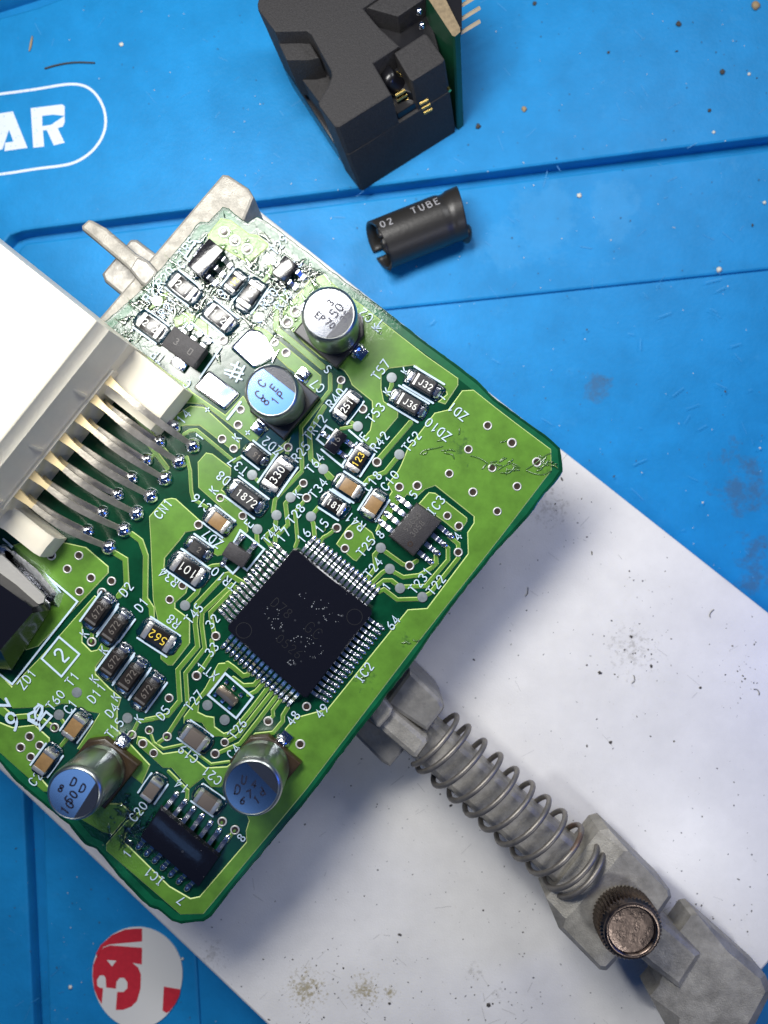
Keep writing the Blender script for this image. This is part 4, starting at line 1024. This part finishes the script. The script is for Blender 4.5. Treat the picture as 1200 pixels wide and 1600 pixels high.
# ------------------------------------------------------------------ black socket module at the top
soc = empty("socket_module", P(580, 100, -2.8), "black plastic jack soldered to a small green board, standing on the mat above the tube", "socket")
zt_ = -1.0; off = (.355, -.27)
def sprism(name, pts, z1, z0, m, bev=.03, offk=None, label=None):
    k = (z1 - z0) / 1.8; o_ = offk if offk is not None else (off[0] * k, off[1] * k)
    return link(name, prism_me(W(pts, z1), z0, z1, bev, name, off=o_), M[m], soc, label)
shell = [(420, -60), (402, 5), (403, 14), (430, 50), (479, 49), (486, 54), (517, 110), (518, 118), (513, 133), (497, 160), (499, 166), (523, 198), (530, 199), (612, 148), (584, 99), (625, 72), (593, 43), (568, 13), (590, -2), (610, -60)]
sprism("shell", shell, zt_, -2.80, 'abs_black')
sprism("rear_block", [(616, 82), (662, 52), (668, 54), (695, 92), (693, 97), (645, 127), (640, 124)], zt_ - .01, -2.76, 'abs_black')
sprism("upper_rear_block", [(572, 12), (592, -2), (604, -60), (642, -60), (668, -5), (622, 26)], zt_ - .01, -2.6, 'abs_black', offk=(0.2, -.15))
def slower(name, pts, drop, z0, m, bev=.02):
    "a lower storey of the leaning block: outline given in the top plane, carried down the lean"
    k = drop / 1.8; q = [(x + off[0] * k, y + off[1] * k) for x, y in W(pts, zt_)]; k2 = (zt_ - drop - z0) / 1.8
    return link(name, prism_me(q, z0, zt_ - drop, bev, name, off=(off[0] * k2, off[1] * k2)), M[m], soc)
slower("recess_floor", [(560, -30), (655, -30), (672, 10), (694, 94), (643, 122), (590, 100)], .40, -2.82, 'abs_dark')
slower("front_skirt", [(440, 60), (500, 140), (524, 199), (530, 200), (694, 97), (690, 60), (560, 40)], .72, -2.81, 'abs_black')
slower("roller_bay", [(560, 90), (612, 142), (650, 118), (620, 60)], .58, -2.6, 'abs_dark')
slower("opening_floor", [(420, -60), (402, 5), (403, 14), (523, 198), (530, 199), (600, 150), (560, 0)], 1.28, -2.80, 'abs_dark', .04)
slower("latch_wedge", [(424, 42), (478, 48), (492, 72), (476, 76), (440, 76)], .26, -2.1, 'abs_black', .03)
# contact roller with gold contacts
bm = bmesh.new()
a = P(600, 118, -1.25); b = P(640, 150, -1.75)
tube_bm(bm, [a.lerp(b, t / 6) for t in range(7)], .17, 20); link("contact_roller", mesh_of(bm, "contact_roller", True), M['abs_dark'], soc)
bm = bmesh.new()
for (c0, r0) in [((604, 128), .2), ((619, 118), .2)]:
    cc = P(c0[0], c0[1] + 12, -1.32)
    tube_bm(bm, [cc + Vector((math.cos(t) * r0 * .8, math.sin(t) * r0, 0)) + Vector((0, 0, -.3 * (1 - math.sin(t)))) for t in [R(x) for x in range(0, 120, 10)]], .012, 6)
link("wire_spring", mesh_of(bm, "wire_spring", True), M['gold'], soc)
def gold(u, v, z, du, dv, name="gold_contact"):
    bm = bmesh.new(); tube_bm(bm, [P(u, v, z), P(u + du, v + dv, z + .02)], .03, 6); link(name, mesh_of(bm, name), M['gold'], soc)
for k in range(4): gold(618 + k * 2.2, 150 + k * 7, -1.42 - k * .1, 15, -9)
for k in range(3): gold(656 + k * 3, 163 + k * 7, -1.35 - k * .08, 13, -7)
gold(700, 137, -1.5, 3, 5)
# little green board, seen edge-on
gp = [(640, -70), (655, -40), (667, -5), (707, 56), (711, 57), (719, 50), (719, 44), (697, 0), (680, -40), (672, -70)]
top = PP(gp, -.92); fx = []
for p in top: fx.append(Vector((p.x + .26, p.y - .60, -2.79)))
me = loft_me([fx, top], "module_board", ang=15); me.materials.append(mat('green_module_board', (.006, .05, .024), .35, coat=.3)); me.materials.append(M['pcb_edge'])
for f in me.polygons:
    if f.normal.z > .9: f.material_index = 1
link("module_board", me, None, soc)
sprism("header_block", [(690, -60), (712, -60), (722, -5), (722, 44), (716, 44), (697, 5)], -1.05, -1.9, 'abs_dark', .02, offk=(0, 0))
for a, b in [((722, 8), (748, -8)), ((722, 29), (750, 12)), ((722, 50), (750, 33)), ((722, -14), (748, -30))]:
    bm = bmesh.new(); tube_bm(bm, [P(a[0] - 8, a[1] + 5, -1.25), P(*a, -1.25), P(*b, -1.2)], .035, 4); link("header_pin", mesh_of(bm, "header_pin"), M['pin_gold'], soc)
for (u, v) in [(655, 18), (659, 40)]:
    bm = bmesh.new(); r = bmesh.ops.create_uvsphere(bm, u_segments=12, v_segments=8, radius=.06); o = link("solder_bead", mesh_of(bm, "solder_bead", True), M['solder'], soc); o.location = P(u, v, -1.0)

# ------------------------------------------------------------------ heat shrink tube
tub = empty("heat_shrink_tube", P(655, 360, -2.8), "short black heat shrink sleeve with grey TUBE print, pinched at one end", "tube")
zc = -2.36; T0 = P(591, 384, zc); T1 = P(722, 332, zc); tx = (T1 - T0).normalized(); Lt = (T1 - T0).length; ty = Vector((-tx.y, tx.x, 0)); r0 = .455
def trad(t, a):
    "a: angle, 0 = towards ty (upper side in view), 90 = up"
    r = r0 * (1 + .03 * math.sin(2 * a + 1))
    if t > .76:
        k = (t - .76) / .24
        r *= 1 - .07 * math.sin(math.pi * min(1, k * 2.0)) * (.6 + .4 * math.cos(a - .5)) + .015 * max(0, k - .5) * 2
    return r
bm = bmesh.new(); rows = []; ns, nt_ = 56, 40
def tp(t, a, dr=0.0):
    r = trad(t, a) + dr; end = 0
    if t < .02: end = .10 * math.sin(a - .6)
    if t > .8: end = (t - .8) * (.35 * math.cos(a + .6))
    c = T0 + tx * (Lt * t + end) ; zz = math.sin(a) * r
    return c + ty * math.cos(a) * r + Vector((0, 0, max(zz, -.425)))
for j in range(nt_ + 1):
    t = j / nt_; row = []
    for i in range(ns + 1):
        a = 2 * math.pi * (i / ns) * (.955 + .045 * min(1, max(0, (t - .12) / .06))) + R(-84)
        row.append(bm.verts.new(tp(t, a)))
    rows.append(row)
for a_, b_ in zip(rows, rows[1:]):
    for i in range(ns): bm.faces.new((a_[i], a_[i + 1], b_[i + 1], b_[i]))
bm2 = bm
me = mesh_of(bm, "sleeve", True)
o = link("sleeve", me, M['rubber'], tub); md = o.modifiers.new("wall", 'SOLIDIFY'); md.thickness = .05; md.offset = -1
def tube_text(text, tc, ang0, h):
    bm = bmesh.new()
    for s in strokes(text, h, 1.0):
        q = []
        for a_, b_ in zip(s, s[1:]):
            for k in range(4): q.append((a_[0] + (b_[0] - a_[0]) * k / 4, a_[1] + (b_[1] - a_[1]) * k / 4))
        q.append(s[-1]); vs = []
        for i, (x, y) in enumerate(q):
            x2, y2 = q[min(i + 1, len(q) - 1)]; x1, y1 = q[max(i - 1, 0)]; dx, dy = x2 - x1, y2 - y1; l = math.hypot(dx, dy) or 1; nx_, ny_ = -dy / l * .011, dx / l * .011
            f = lambda X, Y: tp(tc + X / Lt, ang0 - Y / r0, .006)
            vs.append((bm.verts.new(f(x + nx_, y + ny_)), bm.verts.new(f(x - nx_, y - ny_))))
        for (a1, a2), (b1, b2) in zip(vs, vs[1:]): bm.faces.new((a1, a2, b2, b1))
    link("sleeve_print", mesh_of(bm, "sleeve_print"), M['tube_print'], tub)
tube_text("TUBE", .60, R(60), .15); tube_text("02", .14, R(64), .14)
bm = bmesh.new(); r = bmesh.ops.create_icosphere(bm, subdivisions=3, radius=.15)
for v in bm.verts: v.co = Vector((v.co.x * .8, v.co.y * 1.1, v.co.z * 1.2)) * (1 + .18 * noise.noise(v.co * 9))
o = link("melted_blob", mesh_of(bm, "melted_blob", True), M['rubber'], tub); o.location = P(729, 366, -2.5)

# ------------------------------------------------------------------ round sticker
stk = empty("round_sticker", P(215, 1525, -2.8), "round white and red adhesive sticker on the blue mat at the lower left", "sticker")
zs = -2.772
ring_ = []
for k in range(72):
    a = 2 * math.pi * k / 72; ring_.append((214.5 + 70.5 * math.cos(a), 1521 - (72 if math.sin(a) > 0 else 86) * math.sin(a)))
outl = ring_
link("paper_disc", prism_me(W(outl, zs), -2.80, zs, .004, "paper_disc"), M['paper'], stk)
zp2 = zs + .003
red = [[(222, 1451), (222, 1471), (172, 1475.5), (161, 1480), (152, 1496), (150, 1490), (157, 1477), (175, 1461), (195, 1452.5), (212, 1451)],
       [(172, 1477), (222, 1481), (221.5, 1507), (207, 1504.5), (216, 1512), (220, 1522), (220, 1530), (219.5, 1545), (214, 1564), (205, 1573), (192, 1578), (181, 1578), (183, 1550), (193, 1550), (199, 1544), (199, 1535), (194, 1528), (187, 1528), (182, 1534), (181, 1545), (166, 1543), (165, 1528), (162, 1524), (156, 1524), (151.5, 1531), (152, 1540), (156, 1543.5), (161, 1544), (159, 1569), (153, 1560), (147, 1545), (144.6, 1525), (145.5, 1508), (150, 1497), (161, 1481)],
       [(256, 1541.5), (282, 1546), (280, 1556), (274, 1568), (265, 1580), (260, 1583), (254, 1579)]]
flat_poly("red_print", red, zp2, M['red'], stk)
flat_poly("white_notch", [[(167, 1500), (182, 1501), (175, 1510)]], zp2 + .002, M['paper'], stk)

# ------------------------------------------------------------------ crumbs and dust
def crumb(name, u, v, z, s, m, label, cat, group=None, shape=(1, 1, .6)):
    bm = bmesh.new(); bmesh.ops.create_icosphere(bm, subdivisions=2, radius=s)
    for w_ in bm.verts: w_.co = Vector((w_.co.x * shape[0], w_.co.y * shape[1], w_.co.z * shape[2])) * (1 + .5 * noise.noise(w_.co * (1.5 / s) + Vector((u, v, 0))))
    o = link(name, mesh_of(bm, name, True), M[m]); o.location = P(u, v, z) + Vector((0, 0, s * .3)); o.rotation_euler = (0, 0, random.random() * 3)
    o['label'] = label; o['category'] = cat
    if group: o['group'] = group
    return o
for (u, v, s, m, lb) in [(1128, 113, .05, 'dust_dark', "largest dark crumb on the mat near the right edge, above the long groove"), (1108, 173, .035, 'dust_dark', "dark crumb on the mat halfway between the big dark one and the groove"),
                     (1060, 38, .05, 'dust_dark', "grey-black crumb on the mat right of the header pins"), (1180, 10, .08, 'dust_tan', "tan brown crumb on the mat in the upper right corner"),
                     (747, 198, .05, 'dust_dark', "dark crumb on the mat just right of the socket module"), (819, 171, .05, 'dust_tan', "tan crumb on the mat a little right of the socket module"),
                     (835, 6, .04, 'dust_dark', "dark crumb on the mat at the top edge right of the header pins")]:
    crumb("dirt_crumb", u, v, ZM, s, m, lb, "crumb", "dirt crumbs on the mat")
for (u, v, s, lb) in [(190, 70, .04, "white crumb on the mat right of the black fibre"), (905, 306, .045, "white crumb on the ledge below the long groove, right of the tube"), (1123, 422, .055, "white crumb on the edge of the lower step near the right edge"),
                  (1194, 317, .035, "white crumb on the ledge at the very right edge"), (1115, 207, .03, "pale crumb just above the long groove near the right edge"), (1170, 116, .03, "pale crumb right of the biggest dark crumb"),
                  (110, 1542, .04, "pale crumb on the mat left of the round sticker"), (285, 1498, .03, "pale crumb between the round sticker and the white box")]:
    crumb("pale_crumb", u, v, ZM, s, 'dust_pale', lb, "crumb", "pale crumbs on the mat")
crumb("tan_sliver", 49, 70, ZM, .07, 'dust_tan', "thin tan wood sliver on the mat above the white logo", "sliver", None, (.3, 2.2, .3)).rotation_euler = (0, 0, R(-12))
bm = bmesh.new(); tube_bm(bm, [P(u, v, ZM + .02) for u, v in smooth_poly([(70, 107), (90, 101), (115, 97), (148, 98)], 2)], .016, 6)
o = link("black_fibre", mesh_of(bm, "black_fibre", True), M['dust_dark']); o['label'] = "curved black hair-like fibre on the mat above the white logo"; o['category'] = "fibre"
def dust(name, n, region, z, parent_mat, label, smin, smax):
    bm = bmesh.new(); k = 0
    while k < n:
        u, v = region()
        if u is None: continue
        p = P(u, v, z); s = random.uniform(smin, smax) * (2.2 if random.random() < .06 else 1); a = random.random() * 3; el = random.uniform(.25, 1)
        vs = []
        for j in range(5):
            t = j * 2 * math.pi / 5 + random.uniform(-.4, .4); x, y = math.cos(t) * s, math.sin(t) * s * el
            vs.append(bm.verts.new((p.x + x * math.cos(a) - y * math.sin(a), p.y + x * math.sin(a) + y * math.cos(a), z + .003)))
        c = bm.verts.new((p.x, p.y, z + s * .5))
        for j in range(5): bm.faces.new((vs[j], vs[(j + 1) % 5], c))
        k += 1
    o = link(name, mesh_of(bm, name), parent_mat); o['kind'] = 'stuff'; o['label'] = label
    return o
def on_box():
    u, v = random.uniform(300, 1250), random.uniform(650, 1650)
    if random.random() < .45: u, v = random.choice([(985, 1010, 60), (480, 1540, 30), (570, 1550, 24), (880, 780, 60), (1090, 1450, 40), (770, 1560, 30), (1150, 1050, 60), (640, 1210, 60)])[:2]; u += random.gauss(0, 40); v += random.gauss(0, 40)
    s1 = v > 320 + .79 * (u - 392) + 12; s2 = v < 1205 + .952 * u - 12; s3 = (u - 1193) * .76 + (v - 1515) * .65 < -10
    return (u, v) if s1 and s2 and s3 else (None, None)
dust("box_grime", 620, on_box, zt, M['dust_dark'], "dark specks of grime on the white box", .006, .022)
def on_mat():
    u, v = random.uniform(0, 1200), random.uniform(0, 1600)
    if v > 320 + .79 * (u - 392) - 8 and v < 1205 + .952 * u + 8: return (None, None)
    return (u, v)
dust("mat_lint", 170, on_mat, ZM + .01, M['dust_pale'], "pale specks of lint on the blue mat", .006, .016)
dust("mat_grime", 200, on_mat, ZM + .012, M['dust_dark'], "dark specks of grime on the blue mat", .006, .018)
for k in range(5):
    u, v = [(1110, 965), (990, 1055), (1178, 1077), (825, 918), (770, 1195)][k]; bm = bmesh.new(); a = random.random() * 6; pts = []
    for j in range(8): pts.append(P(u, v, zt + .012)); a += random.uniform(-.1, .6); u += math.cos(a) * 2.2; v += math.sin(a) * 2.2
    tube_bm(bm, pts, .006, 5); o = link("hair_fibre", mesh_of(bm, "hair_fibre"), M['dust_dark']); o['label'] = ["curled dark hair on the white box, first below the blue edge at the right", "curled dark hair on the white box, in the grimy patch right of centre", "short dark hair on the white box near the right frame edge", "dark hair on the white box between the board corner and the right edge", "dark hair on the white box beside the coil spring"][k]; o['category'] = "hair"; o['group'] = "curled hairs on the white box"

def scratches(name, n, region, z, m, label):
    bm = bmesh.new(); k = 0
    while k < n:
        u, v = region()
        if u is None: continue
        a = random.choice([R(40), R(-35), random.uniform(0, 3)]) + random.gauss(0, .2); l = random.uniform(4, 26); pts = []
        for j in range(5): pts.append(tuple(P(u + math.cos(a) * l * j / 4, v + math.sin(a) * l * j / 4 + random.uniform(-.4, .4), z)[:2]))
        ribbon(bm, pts, random.uniform(.005, .011), z + .002); k += 1
    o = link(name, mesh_of(bm, name), m); o['kind'] = 'stuff'; o['label'] = label
scratches("box_scratches", 110, on_box, zt, mat('grey_scratch', (.50, .49, .47), .5), "fine grey scratches on the white box")
scratches("mat_scratches", 120, on_mat, ZM + .004, mat('pale_blue_scratch', (.05, .29, .60), .5), "fine pale scratches on the blue mat")
